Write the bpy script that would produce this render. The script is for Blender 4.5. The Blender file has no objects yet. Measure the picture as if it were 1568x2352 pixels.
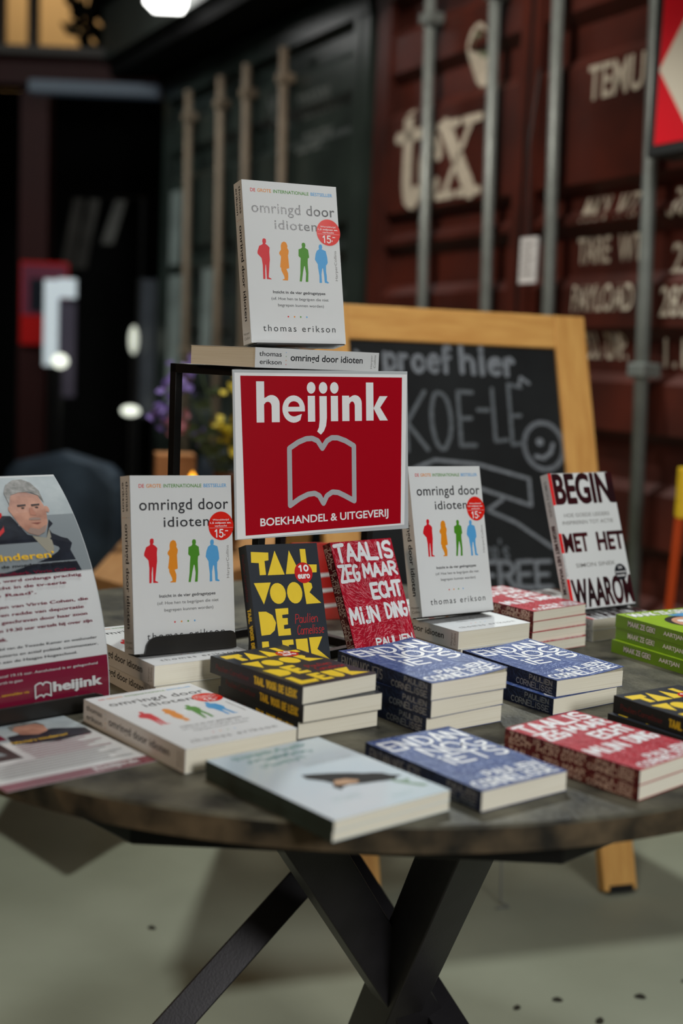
import bpy, math, random
from math import sin, cos, pi, radians
from mathutils import Vector, Matrix
from mathutils.geometry import tessellate_polygon

scn = bpy.context.scene
C = scn.collection
TZ = 0.75                                   # height of the table top above the floor

# ------------------------------------------------------------------ camera, world, lights
cam = bpy.data.cameras.new('camera')
cam.sensor_fit = 'VERTICAL'; cam.sensor_height = 36.0
cam.lens = 2911.18 / 2352 * 36
cam.clip_start = 0.02; cam.clip_end = 80
cam.dof.use_dof = True; cam.dof.focus_distance = 1.66; cam.dof.aperture_fstop = 2.25
cam.dof.aperture_blades = 9
camo = bpy.data.objects.new('camera', cam); C.objects.link(camo)
_p, _r = 0.1212624, 0.0424216
_f = Vector((0, cos(_p), -sin(_p))); _d = Vector((0, -sin(_p), -cos(_p))); _x = Vector((1, 0, 0))
_R = _x * cos(_r) - _d * sin(_r); _U = -(_x * sin(_r) + _d * cos(_r))
_m = Matrix((_R, _U, -_f)).transposed().to_4x4(); _m.translation = Vector((0, 0, TZ + 0.4206217))
camo.matrix_world = _m
scn.camera = camo
scn.view_settings.view_transform = 'Standard'; scn.view_settings.look = 'None'
scn.view_settings.gamma = 1; scn.view_settings.exposure = 0.0

w = bpy.data.worlds.new('world'); scn.world = w; w.use_nodes = True
w.node_tree.nodes['Background'].inputs[0].default_value = (0.75, 0.9, 0.86, 1)
w.node_tree.nodes['Background'].inputs[1].default_value = 0.03

def area(name, loc, target, size, power, col, sy=None, spread=180):
    l = bpy.data.lights.new(name, 'AREA'); l.energy = power; l.color = col
    l.spread = radians(spread); l.shape = 'RECTANGLE'; l.size = size; l.size_y = sy or size
    o = bpy.data.objects.new(name, l); C.objects.link(o); o.location = loc
    o.rotation_euler = (Vector(target) - Vector(loc)).to_track_quat('-Z', 'Y').to_euler()
    return o
def spot(name, loc, target, power, col, ang=60, blend=.4, rad=.05):
    l = bpy.data.lights.new(name, 'SPOT'); l.energy = power; l.color = col
    l.spot_size = radians(ang); l.spot_blend = blend; l.shadow_soft_size = rad
    o = bpy.data.objects.new(name, l); C.objects.link(o); o.location = loc
    o.rotation_euler = (Vector(target) - Vector(loc)).to_track_quat('-Z', 'Y').to_euler()
    return o
area('hall_lamp_key', (1.8, -1.2, 2.2), (0, 1.6, .9), 0.8, 22, (1, .99, .97), None, 110)
area('board_fill', (-.5, .6, 3.6), (.3, 2.8, 1.25), .5, 2.7, (1, .97, .9), None, 40)  # added fill without a known fixture, brightens the chalkboard
area('hall_lamp_top', (0.3, 2.1, 3.9), (0.1, 1.7, .8), 1.0, 3, (.93, .98, 1), None, 34)
area('hall_lamp_left', (-2.6, 0.4, 2.3), (0, 1.7, .9), 0.7, 3.4, (1, .68, .42), None, 80)
area('hall_lamp_right', (2.9, -.35, 3.0), (-.1, 1.7, 1.35), .26, 2.6, (1, 1, .98))
area('upper_wall_fill', (-2.4, 9.6, 4.6), (-2.6, 10.9, 4.0), .5, 20, (1, .9, .72))  # unseen light added to brighten the beige upper wall
spot('hall_spot_rear', (.12, 3.80, 2.85), (-.1, 2.5, 0.0), 138, (.95, 1, .95), 95, .5, .035)
area('hall_lamp_container', (-.9, 3.0, 4.2), (.3, 5.0, 1.6), .6, 14, (1, .93, .84), None, 66)
area('hall_lamp_far', (-3.2, 5.2, 4.2), (-1.2, 7.2, 1.2), .8, 10, (.92, 1, .97), None, 70)

# ------------------------------------------------------------------ materials
def lin(v):
    v = v / 255.0
    return v / 12.92 if v <= .04045 else ((v + .055) / 1.055) ** 2.4
def S(r, g, b): return (lin(r), lin(g), lin(b), 1)
MATS = {}
def mat(name, col, rough=.5, spec=.4, metal=0, var=.0, vscale=30, bump=0, bscale=200, coat=0, emit=None, es=1, col2=None, stretch=None):
    if name in MATS: return MATS[name]
    m = bpy.data.materials.new(name); m.use_nodes = True; nt = m.node_tree
    b = nt.nodes['Principled BSDF']
    b.inputs['Base Color'].default_value = col; b.inputs['Roughness'].default_value = rough
    b.inputs['Specular IOR Level'].default_value = spec; b.inputs['Metallic'].default_value = metal
    b.inputs['Coat Weight'].default_value = coat; b.inputs['Coat Roughness'].default_value = .12
    tc = nt.nodes.new('ShaderNodeTexCoord')
    src = tc.outputs['Object']
    if stretch:
        mp = nt.nodes.new('ShaderNodeMapping'); mp.inputs['Scale'].default_value = stretch
        nt.links.new(src, mp.inputs[0]); src = mp.outputs[0]
    if var or col2:
        n = nt.nodes.new('ShaderNodeTexNoise'); n.inputs['Scale'].default_value = vscale; n.inputs['Detail'].default_value = 5
        nt.links.new(src, n.inputs['Vector'])
        r = nt.nodes.new('ShaderNodeValToRGB'); r.color_ramp.elements[0].position = .32; r.color_ramp.elements[1].position = .68
        c2 = col2 or tuple(x * (1 - var) for x in col[:3]) + (1,)
        r.color_ramp.elements[0].color = c2; r.color_ramp.elements[1].color = col
        nt.links.new(n.outputs[0], r.inputs[0]); nt.links.new(r.outputs[0], b.inputs['Base Color'])
    if bump:
        n = nt.nodes.new('ShaderNodeTexNoise'); n.inputs['Scale'].default_value = bscale; n.inputs['Detail'].default_value = 3
        nt.links.new(src, n.inputs['Vector'])
        bp = nt.nodes.new('ShaderNodeBump'); bp.inputs['Strength'].default_value = bump; bp.inputs['Distance'].default_value = .002
        nt.links.new(n.outputs[0], bp.inputs['Height']); nt.links.new(bp.outputs[0], b.inputs['Normal'])
    if emit:
        b.inputs['Emission Color'].default_value = emit; b.inputs['Emission Strength'].default_value = es
    MATS[name] = m
    return m
def page_material():
    m = mat('paper_block', S(232, 226, 208), .85, .1)
    nt = m.node_tree; b = nt.nodes['Principled BSDF']; tc = nt.nodes['Texture Coordinate']
    mp = nt.nodes.new('ShaderNodeMapping'); mp.inputs['Scale'].default_value = (6, 6, 2600)
    n = nt.nodes.new('ShaderNodeTexNoise'); n.inputs['Scale'].default_value = 1; n.inputs['Detail'].default_value = 2
    r = nt.nodes.new('ShaderNodeValToRGB')
    r.color_ramp.elements[0].position = .3; r.color_ramp.elements[0].color = S(226, 219, 198)
    r.color_ramp.elements[1].position = .6; r.color_ramp.elements[1].color = S(244, 240, 224)
    nt.links.new(tc.outputs['Object'], mp.inputs[0]); nt.links.new(mp.outputs[0], n.inputs['Vector'])
    nt.links.new(n.outputs[0], r.inputs[0]); nt.links.new(r.outputs[0], b.inputs['Base Color'])
    return m
PAGE = page_material()
WHITE = mat('white_card', S(214, 216, 216), .62, .2, var=.03, vscale=8)
INK = mat('black_ink', S(28, 28, 34), .4, .4)
FOIL = mat('varnished_ink', S(30, 30, 34), .13, .9, bump=.35, bscale=900, coat=.6)
GREYINK = mat('grey_ink', S(120, 118, 116), .5)
SRED = mat('red_ink', S(208, 22, 34), .3, .5); SORA = mat('orange_ink', S(226, 138, 26), .3, .5)
SGRN = mat('green_ink', S(74, 140, 34), .3, .5); SBLU = mat('sky_blue_ink', S(84, 160, 214), .3, .5)
STK = mat('sticker_red', S(222, 34, 22), .22, .6, coat=.3)
PAPERWHITE = mat('print_white', S(236, 236, 236), .5)
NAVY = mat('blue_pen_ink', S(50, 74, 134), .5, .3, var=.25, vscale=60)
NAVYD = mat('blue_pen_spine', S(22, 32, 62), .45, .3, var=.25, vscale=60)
PEN = mat('pen_gap_blue', S(160, 178, 214), .5); PEND = mat('pen_gap_blue_dark', S(58, 82, 128), .5)
LET = mat('letter_white', S(224, 226, 228), .5); LETD = mat('letter_spine', S(140, 144, 150), .5)
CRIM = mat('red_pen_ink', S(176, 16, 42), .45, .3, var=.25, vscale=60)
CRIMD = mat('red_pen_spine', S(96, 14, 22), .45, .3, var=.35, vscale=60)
CPEN = mat('pen_gap_red', S(228, 140, 150), .5); CPEND = mat('pen_gap_red_dark', S(170, 120, 100), .5)
LETR = mat('letter_spine_cream', S(206, 176, 160), .5)
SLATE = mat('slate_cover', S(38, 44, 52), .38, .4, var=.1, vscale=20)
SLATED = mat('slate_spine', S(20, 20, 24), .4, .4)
YEL = mat('yellow_ink', S(238, 204, 44), .45, var=.06, vscale=60)
YELT = mat('yellow_spine_ink', S(230, 190, 30), .45)
SCR = mat('script_red_ink', S(190, 30, 34), .45); SCRD = mat('script_dark_red', S(104, 26, 30), .45)
MAROON = mat('maroon_ink', S(70, 12, 20), .35, .4, col2=S(22, 14, 18), vscale=9)
BRED = mat('bright_red_ink', S(226, 20, 22), .35)
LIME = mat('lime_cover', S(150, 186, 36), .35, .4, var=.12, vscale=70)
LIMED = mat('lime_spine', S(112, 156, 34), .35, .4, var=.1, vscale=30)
SKIN = mat('printed_skin', S(206, 152, 122), .5, var=.12, vscale=60)
BIRDC = mat('pale_blue_cover', S(190, 210, 222), .22, .6, col2=S(204, 218, 224), vscale=9, coat=.4)
BIRDS = mat('bird_book_spine', S(66, 84, 80), .4, .4, col2=S(40, 46, 38), vscale=14)
TEAL = mat('teal_ink', S(96, 140, 140), .4, col2=S(140, 176, 170), vscale=80)
OLIVE = mat('brown_ink', S(160, 112, 60), .5)
BLACKM = mat('black_steel', S(26, 24, 24), .35, .5, metal=.3, var=.3, vscale=40)
BLACKS = mat('black_lacquer', S(30, 29, 28), .3, .5, var=.2, vscale=30)
SIGNRED = mat('sign_red', S(170, 0, 24), .3, .25, coat=.12)
SIGNGREY = mat('sign_silver', S(176, 176, 180), .35, .5)
LAMI = mat('laminate_edge', S(190, 194, 196), .15, .6)
WOOD = mat('pine_wood', S(222, 170, 96), .5, .3, col2=S(204, 148, 78), vscale=9, stretch=(9, 1.2, 9))
CHALKB = mat('blackboard', S(20, 22, 24), .7, .2, col2=S(31, 34, 36), vscale=5)
CHALK = mat('chalk', S(132, 138, 146), .9, .1, var=.35, vscale=90)
CHALKD = mat('chalk_faint', S(104, 110, 116), .9, .1, var=.35, vscale=90)

# ------------------------------------------------------------------ mesh builder
class MB:
    def __init__(s): s.v = []; s.f = []; s.mi = []; s.mats = []
    def m(s, mt):
        if mt not in s.mats: s.mats.append(mt)
        return s.mats.index(mt)
    def add(s, vs, fs, mt, fn=None):
        o = len(s.v); s.v += [fn(p) if fn else tuple(p) for p in vs]
        k = s.m(mt)
        for f in fs: s.f.append([o + i for i in f]); s.mi.append(k)
    def box(s, a, b, mt, fn=None):
        (x0, y0, z0), (x1, y1, z1) = a, b
        vs = [(x0,y0,z0),(x1,y0,z0),(x1,y1,z0),(x0,y1,z0),(x0,y0,z1),(x1,y0,z1),(x1,y1,z1),(x0,y1,z1)]
        s.add(vs, [(0,3,2,1),(4,5,6,7),(0,1,5,4),(1,2,6,5),(2,3,7,6),(3,0,4,7)], mt, fn)
    def prism(s, pts, z0, z1, mt, fn=None):
        n = len(pts); vs = [(x, y, z0) for x, y in pts] + [(x, y, z1) for x, y in pts]
        t = tessellate_polygon([[Vector((x, y, 0)) for x, y in pts]])
        fs = [tuple(i + n for i in f) for f in t] + [tuple(reversed(f)) for f in t]
        fs += [(i, (i + 1) % n, (i + 1) % n + n, i + n) for i in range(n)]
        s.add(vs, fs, mt, fn)
    def tube(s, pts, r, mt, n=10, closed=False, fn=None):
        pts = [Vector(p) for p in pts]; L = len(pts); rr = r if isinstance(r, (list, tuple)) else [r] * L
        vs = []; fs = []; up = None
        for i, p in enumerate(pts):
            a = pts[(i - 1) % L] if (i or closed) else p; b = pts[(i + 1) % L] if (i < L - 1 or closed) else p
            t = (b - a).normalized()
            if up is None: up = t.orthogonal().normalized()
            up = (up - t * up.dot(t)).normalized(); q = t.cross(up)
            for k in range(n):
                an = 2 * pi * k / n; vs.append(tuple(p + (up * cos(an) + q * sin(an)) * rr[i]))
        for i in range(L if closed else L - 1):
            for k in range(n):
                a = i * n + k; b = i * n + (k + 1) % n; j = (i + 1) % L
                fs.append((a, b, j * n + (k + 1) % n, j * n + k))
        if not closed:
            fs.append(tuple(reversed(range(n)))); fs.append(tuple(range((L - 1) * n, L * n)))
        s.add(vs, fs, mt, fn)
    def lathe(s, prof, mt, n=24, c=(0, 0, 0)):
        vs = []; fs = []
        for r, z in prof:
            for k in range(n): vs.append((c[0] + r * cos(2*pi*k/n), c[1] + r * sin(2*pi*k/n), c[2] + z))
        for i in range(len(prof) - 1):
            for k in range(n): fs.append((i*n+k, i*n+(k+1)%n, (i+1)*n+(k+1)%n, (i+1)*n+k))
        s.add(vs, fs, mt)
    def build(s, name, parent=None, smooth=False, bevel=0):
        me = bpy.data.meshes.new(name); me.from_pydata(s.v, [], s.f)
        for m in s.mats: me.materials.append(m)
        me.polygons.foreach_set('material_index', s.mi)
        if smooth: me.polygons.foreach_set('use_smooth', [True] * len(me.polygons))
        me.update()
        o = bpy.data.objects.new(name, me); C.objects.link(o)
        if parent: o.parent = parent
        if bevel:
            b = o.modifiers.new('bevel', 'BEVEL'); b.width = bevel; b.segments = 2; b.limit_method = 'ANGLE'
        return o

def tag(o, label=None, cat=None, group=None, kind=None):
    if label: o['label'] = label
    if cat: o['category'] = cat
    if group: o['group'] = group
    if kind: o['kind'] = kind
    return o
def empty(name, loc=(0, 0, 0), rz=0, **k):
    o = bpy.data.objects.new(name, None); C.objects.link(o); o.location = loc; o.rotation_euler = (0, 0, rz)
    o.empty_display_size = .05
    return tag(o, **k)
def structure(mb, name, **k): return tag(mb.build(name, **k), kind='structure')
def kids(o): return [c for c in bpy.data.objects if c.parent is o]
def dup(o, parent=None):
    c = o.copy(); C.objects.link(c)
    if parent: c.parent = parent
    for ch in kids(o): dup(ch, c)
    return c

# ------------------------------------------------------------------ lettering
TXT = {}
def glyphs(s, bold=0, shear=0, sp=1.0):
    key = (s, round(bold, 3), shear, sp)
    if key in TXT: return TXT[key]
    cu = bpy.data.curves.new('t', 'FONT'); cu.body = s; cu.offset = min(bold, .02); cu.resolution_u = 4; cu.shear = shear; cu.space_character = sp
    ob = bpy.data.objects.new('t', cu); me = bpy.data.meshes.new_from_object(ob)
    vs = [(v.co.x, v.co.y) for v in me.vertices]; fs = [tuple(p.vertices) for p in me.polygons]
    bpy.data.objects.remove(ob); bpy.data.curves.remove(cu); bpy.data.meshes.remove(me)
    if bold > .02:                          # heavier weight: repeat the outline a little to both sides
        e = bold - .02; n = len(vs); V = []; F = []
        for i, (dx, dy) in enumerate([(-e, 0), (e, 0), (0, e * .6), (0, -e * .6)]):
            V += [(x + dx, y + dy, i * .3) for x, y in vs]; F += [tuple(j + i * n for j in f) for f in fs]
        vs, fs = V, F
    x0 = min(v[0] for v in vs); x1 = max(v[0] for v in vs); y0 = min(v[1] for v in vs); y1 = max(v[1] for v in vs)
    vs = [((p[0] - x0) / (x1 - x0), (p[1] - y0) / (y1 - y0), p[2] if len(p) > 2 else 0) for p in vs]
    TXT[key] = (vs, fs, (x1 - x0) / (y1 - y0)); return TXT[key]

# hand-drawn capitals: strokes in a unit box
def arc(cx, cy, rx, ry, a0, a1, n=10):
    return [(cx + rx * cos(radians(a0 + (a1 - a0) * i / n)), cy + ry * sin(radians(a0 + (a1 - a0) * i / n))) for i in range(n + 1)]
HS = {
 'A': [[(0,0),(.5,1),(1,0)],[(.2,.35),(.8,.35)]], 'B': [[(0,0),(0,1)]+arc(.3,.76,.5,.24,90,-90)+[(0,.52)], [(0,.52)]+arc(.4,.26,.6,.26,90,-90)+[(0,0)]],
 'C': [arc(.55,.5,.55,.5,50,310,14)], 'D': [[(0,0),(0,1)]+arc(.2,.5,.8,.5,90,-90)+[(0,0)]],
 'E': [[(1,1),(0,1),(0,0),(1,0)],[(0,.5),(.8,.5)]], 'F': [[(1,1),(0,1),(0,0)],[(0,.5),(.8,.5)]],
 'G': [arc(.5,.5,.5,.5,55,330,14)+[(.95,.45),(.55,.45)]], 'H': [[(0,0),(0,1)],[(1,0),(1,1)],[(0,.5),(1,.5)]],
 'I': [[(.5,0),(.5,1)]], 'i': [[(.5,0),(.5,.68)],[(.5,.88),(.5,.98)]], 'J': [[(.8,1),(.8,.25)]+arc(.4,.25,.4,.25,0,-150,6)],
 'j': [[(.8,.68),(.8,.2)]+arc(.4,.2,.4,.2,0,-150,6),[(.8,.88),(.8,.98)]],
 'K': [[(0,0),(0,1)],[(1,1),(.05,.45),(1,0)]], 'L': [[(0,1),(0,0),(1,0)]], 'M': [[(0,0),(.1,1),(.5,.3),(.9,1),(1,0)]],
 'N': [[(0,0),(0,1),(1,0),(1,1)]], 'O': [arc(.5,.5,.5,.5,0,360,18)], 'P': [[(0,0),(0,1)]+arc(.4,.74,.6,.26,90,-90)+[(0,.48)]],
 'R': [[(0,0),(0,1)]+arc(.4,.74,.55,.26,90,-90)+[(0,.48)],[(.4,.48),(1,0)]], 'S': [arc(.5,.74,.46,.26,30,260,8)+arc(.5,.25,.48,.25,90,-150,8)],
 'T': [[(0,1),(1,1)],[(.5,1),(.5,0)]], 'U': [[(0,1),(0,.35)]+arc(.5,.35,.5,.35,180,360,8)+[(1,1)]],
 'V': [[(0,1),(.5,0),(1,1)]], 'W': [[(0,1),(.25,0),(.5,.7),(.75,0),(1,1)]], 'Z': [[(0,1),(1,1),(0,0),(1,0)]], '-': [[(.1,.5),(.9,.5)]],
 'a': [arc(.45,.3,.4,.3,0,360,10),[(.85,.6),(.9,0)]], 'c': [arc(.5,.3,.45,.3,50,310,8)], 'e': [[(.1,.32),(.9,.36)]+arc(.5,.3,.42,.3,10,310,10)],
 'f': [[(.3,0),(.3,.8)]+arc(.6,.8,.3,.2,180,40,5),[(0,.55),(.8,.55)]], 'h': [[(0,0),(0,1)],[(0,.4)]+arc(.45,.35,.4,.25,150,0,6)+[(.85,0)]],
 'l': [[(.4,1),(.4,0),(.7,.02)]], 'n': [[(0,0),(0,.6)],[(0,.4)]+arc(.45,.35,.4,.25,150,0,6)+[(.85,0)]], 'o': [arc(.5,.3,.42,.3,0,360,12)],
 'p': [[(0,-.35),(0,.6)],arc(.42,.3,.42,.3,0,360,12)], 'r': [[(0,0),(0,.6)],[(0,.35)]+arc(.45,.3,.42,.28,150,50,4)],
 's': [arc(.5,.45,.32,.15,30,260,6)+arc(.5,.15,.34,.15,90,-150,6)], 'u': [[(.1,.6),(.1,.2)]+arc(.45,.2,.35,.2,180,360,6),[(.8,.6),(.85,0)]], "'": [[(.5,1),(.4,.8)]],
 '1': [[(.2,.78),(.58,1),(.58,0)]], '5': [[(.9,1),(.2,1),(.14,.56)]+arc(.45,.32,.5,.33,115,-150,9)], '0': [arc(.5,.5,.45,.5,0,360,16)], ',': [[(.4,.12),(.3,-.12)]],
}
def ribbon(pts, wd):
    """2-D ribbon quads and round joints along a polyline"""
    vs = []; fs = []
    for i in range(len(pts) - 1):
        a, b = pts[i], pts[i+1]; dx, dy = b[0]-a[0], b[1]-a[1]; L = math.hypot(dx, dy) or 1e-9
        nx, ny = -dy / L * wd / 2, dx / L * wd / 2; o = len(vs); h = (i % 2) * .35
        vs += [(a[0]+nx, a[1]+ny, h), (a[0]-nx, a[1]-ny, h), (b[0]-nx, b[1]-ny, h), (b[0]+nx, b[1]+ny, h)]; fs.append((o, o+1, o+2, o+3))
    for j, p in enumerate(pts[:-1] if pts[0] == pts[-1] else pts):
        h = .7 + .2 * (j % 2)
        o = len(vs); vs += [(p[0] + cos(k*pi/4+.3)*wd/2, p[1] + sin(k*pi/4+.3)*wd/2, h) for k in range(8)]; fs.append(tuple(range(o, o+8)))
    return vs, fs

class Face:
    """prints flat artwork on one face: fn(u, v, lift) gives the 3-D point"""
    def __init__(s, mb, fn, w, h): s.mb = mb; s.fn = fn; s.w = w; s.h = h; s.k = 1
    def raw(s, vs, fs, mt, lay=None):
        l = (lay if lay is not None else s.k) * .00009
        s.mb.add([s.fn(p[0], p[1], l + (p[2] * .00009 if len(p) > 2 else 0)) for p in vs], fs, mt)
    def poly(s, pts, mt, rel=True, lay=None):
        P = [(u * s.w, v * s.h) for u, v in pts] if rel else pts
        t = tessellate_polygon([[Vector((a, b, 0)) for a, b in P]])
        area2 = sum(P[i][0]*P[(i+1)%len(P)][1]-P[(i+1)%len(P)][0]*P[i][1] for i in range(len(P)))
        s.raw(P, [tuple(f) for f in t], mt, lay)
    def rect(s, u0, v0, u1, v1, mt, lay=None, nu=1, nv=1):
        vs = [((u0+(u1-u0)*i/nu)*s.w, (v0+(v1-v0)*j/nv)*s.h) for j in range(nv+1) for i in range(nu+1)]
        s.raw(vs, [(j*(nu+1)+i, j*(nu+1)+i+1, (j+1)*(nu+1)+i+1, (j+1)*(nu+1)+i) for j in range(nv) for i in range(nu)], mt, lay)
    def disc(s, u, v, r, mt, lay=None, n=28, ry=None):
        s.raw([(u*s.w + r*cos(2*pi*k/n), v*s.h + (ry or r)*sin(2*pi*k/n)) for k in range(n)], [tuple(range(n))], mt, lay)
    def text(s, body, u0, v0, u1, v1, mt, bold=0, rot=0, shear=0, lay=None, sp=1.0):
        vs, fs, asp = glyphs(body, bold, shear, sp)
        if rot == 0: q = [((u0+(u1-u0)*a)*s.w, (v0+(v1-v0)*b)*s.h, c) for a, b, c in vs]
        elif rot < 0: q = [((u0+(u1-u0)*b)*s.w, (v1-(v1-v0)*a)*s.h, c) for a, b, c in vs]
        else: q = [((u1-(u1-u0)*b)*s.w, (v0+(v1-v0)*a)*s.h, c) for a, b, c in vs]
        s.raw(q, fs, mt, lay)
    def hand(s, body, u0, v0, u1, v1, mt, wd, seed=1, rot=0, gap=.28, lay=None, jit=.06, slant=0, spread=1):
        rd = random.Random(seed); ws = [{'I':.35,'i':.35,'j':.7,'J':.7,'M':1.25,'W':1.3,' ':.5,'l':.5,'-':.7,"'":.3,'f':.7,'r':.7}.get(ch,1) for ch in body]
        tot = sum(ws) + gap * (len(body) - 1); x = 0; W = (u1-u0)*s.w; H = (v1-v0)*s.h
        for ch, cw in zip(body, ws):
            if ch != ' ':
                for st in HS[ch]:
                    P = []
                    for a, b in st:
                        a2 = (x + a * cw * spread + (1-spread)*cw*.5) / tot + slant * b; b2 = b + rd.uniform(-jit, jit) * .5
                        if rot == 0: P.append((u0*s.w + a2*W, v0*s.h + b2*H))
                        else: P.append((u0*s.w + b2*W, v1*s.h - a2*H))
                    a_, f_ = ribbon(P, wd); s.raw(a_, f_, mt, lay)
            x += cw + gap
    def scribble(s, mt, n, ln, wd, seed, fld, lay=.6):
        rd = random.Random(seed); vs = []; fs = []
        for _ in range(n):
            x, y = rd.random(), rd.random(); an = fld(x, y) + rd.gauss(0, .35); L = ln * rd.uniform(.5, 1.4); x *= s.w; y *= s.h
            P = []
            for i in range(3):
                if 0 <= x <= s.w and 0 <= y <= s.h: P.append((x, y))
                x += cos(an) * L / 2; y += sin(an) * L / 2; an += rd.uniform(-.3, .3)
            for i in range(len(P) - 1):
                a, b = P[i], P[i+1]; dx, dy = b[0]-a[0], b[1]-a[1]; D = math.hypot(dx, dy) or 1; nx, ny = -dy/D*wd/2, dx/D*wd/2; o = len(vs)
                vs += [(a[0]+nx, a[1]+ny), (a[0]-nx, a[1]-ny), (b[0]-nx, b[1]-ny), (b[0]+nx, b[1]+ny)]; fs.append((o, o+1, o+2, o+3))
        s.raw(vs, fs, mt, lay)

# ------------------------------------------------------------------ books
def book(name, w, h, t, front, spine, art, label, curl=0, fan=0, waves=0):
    """local frame: spine at x=0, tail at y=0, front cover faces +z"""
    root = empty(name)
    ct = .0005
    def dz(x, z): return curl * max(0, x / w - .35) ** 2 / .42 * (z / t) if curl else 0
    mb = MB(); N = 10
    for z0, z1, mt in ((0, ct, front), (t - ct, t, front)):
        for i in range(N):
            x0, x1 = w * i / N, w * (i + 1) / N
            P = [(x0,0),(x1,0),(x1,h),(x0,h)]
            vs = [(x, y, z0 + (dz(x, t) if z0 > 0 else 0)) for x, y in P] + [(x, y, z1 + (dz(x, t) if z0 > 0 else 0)) for x, y in P]
            f = [(0,3,2,1),(4,5,6,7),(0,1,5,4),(2,3,7,6)]
            if i == N - 1: f.append((1,2,6,5))
            mb.add(vs, f, mt)
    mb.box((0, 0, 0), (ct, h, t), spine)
    fr = Face(mb, lambda u, v, l: (u, v, t + l + dz(u, t)), w, h)
    sp = Face(mb, lambda u, v, l: (-l, v, u), t, h)
    st = art(fr, sp) or []
    cv = mb.build('cover', root)
    pb = MB(); e = .0006
    nx = 12
    z0, z1 = ct, t - ct
    vs = []; fs = []
    for j in (0, 1):
        y = e if j == 0 else h - e
        for i in range(nx + 1):
            x = ct + (w - e - ct) * i / nx
            bot = z0; top = z1 + fan * 0
            vs += [(x, y, bot), (x, y, top)]
    M_ = (nx + 1) * 2
    for i in range(nx):
        a = 2 * i
        fs += [(a, a+2, a+3, a+1), (M_+a+2, M_+a, M_+a+1, M_+a+3), (a+1, a+3, M_+a+3, M_+a+1), (a+2, a, M_+a, M_+a+2)]
    fs += [(2*nx, M_+2*nx, M_+2*nx+1, 2*nx+1)]
    pb.add(vs, fs, PAGE)
    if curl:                                 # a few leaves lifted with the cover
        for q in (.35, .7):
            vs = [(w*(i/8)*.99 + .001, y, z1 + q * dz(w*i/8, t) - .0001) for i in range(9) for y in (e, h - e)]
            pb.add(vs, [(2*i, 2*i+2, 2*i+3, 2*i+1) for i in range(8)], PAGE)
    pb.build('page_block', root)
    for (nm, m2, fn) in st: 
        m2.build(nm, root)
    root['label'] = label; root['category'] = 'book'
    return root
def pose(o, x, y, z, yaw, tilt=0, roll=0, label=None, group=None):
    m = Matrix.Rotation(yaw, 4, 'Z') @ Matrix.Rotation(tilt, 4, 'X') @ Matrix.Rotation(roll, 4, 'Z')
    m.translation = Vector((x, y, z + TZ)); o.matrix_world = m
    if label: o['label'] = label
    if group: o['group'] = group
    return o

MAN1 = [(357,522),(370,528),(372,550),(366,562),(385,575),(398,590),(396,620),(400,680),(398,700),(392,810),(412,820),(412,825),(378,824),(372,720),(369,715),(366,760),(368,818),(366,825),(352,824),(348,720),(340,670),(310,638),(310,620),(322,580),(345,568),(348,560),(344,545),(346,528)]
WOM = [(493,537),(510,545),(520,570),(518,585),(529,605),(528,625),(524,640),(527,670),(533,735),(512,742),(525,775),(526,800),(524,828),(485,827),(484,823),(500,815),(495,795),(475,755),(473,735),(466,730),(471,670),(472,650),(458,630),(460,618),(472,600),(470,570),(476,548)]
MAN2 = [(635,537),(647,543),(650,560),(646,575),(670,590),(678,648),(668,656),(667,690),(672,760),(671,832),(652,832),(655,770),(645,715),(640,715),(632,760),(623,832),(607,831),(612,770),(612,700),(614,655),(598,640),(598,590),(618,582),(625,572),(621,555),(624,542)]
MAN3 = [(771,542),(783,548),(786,565),(782,580),(812,592),(824,640),(828,680),(820,696),(815,700),(815,745),(820,780),(822,820),(838,832),(830,838),(805,832),(800,780),(792,725),(786,725),(780,770),(784,835),(765,836),(764,780),(754,720),(752,695),(730,660),(735,620),(745,592),(762,580),(758,565),(760,550)]
def fig(F, P, mt, uc):
    cx = sum(p[0] for p in P) / len(P)
    F.poly([(uc + (x - cx - (y - 680) * .062) / 705, .39 - (y - 828) / 1200 + 0) for x, y in P], mt)
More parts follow.
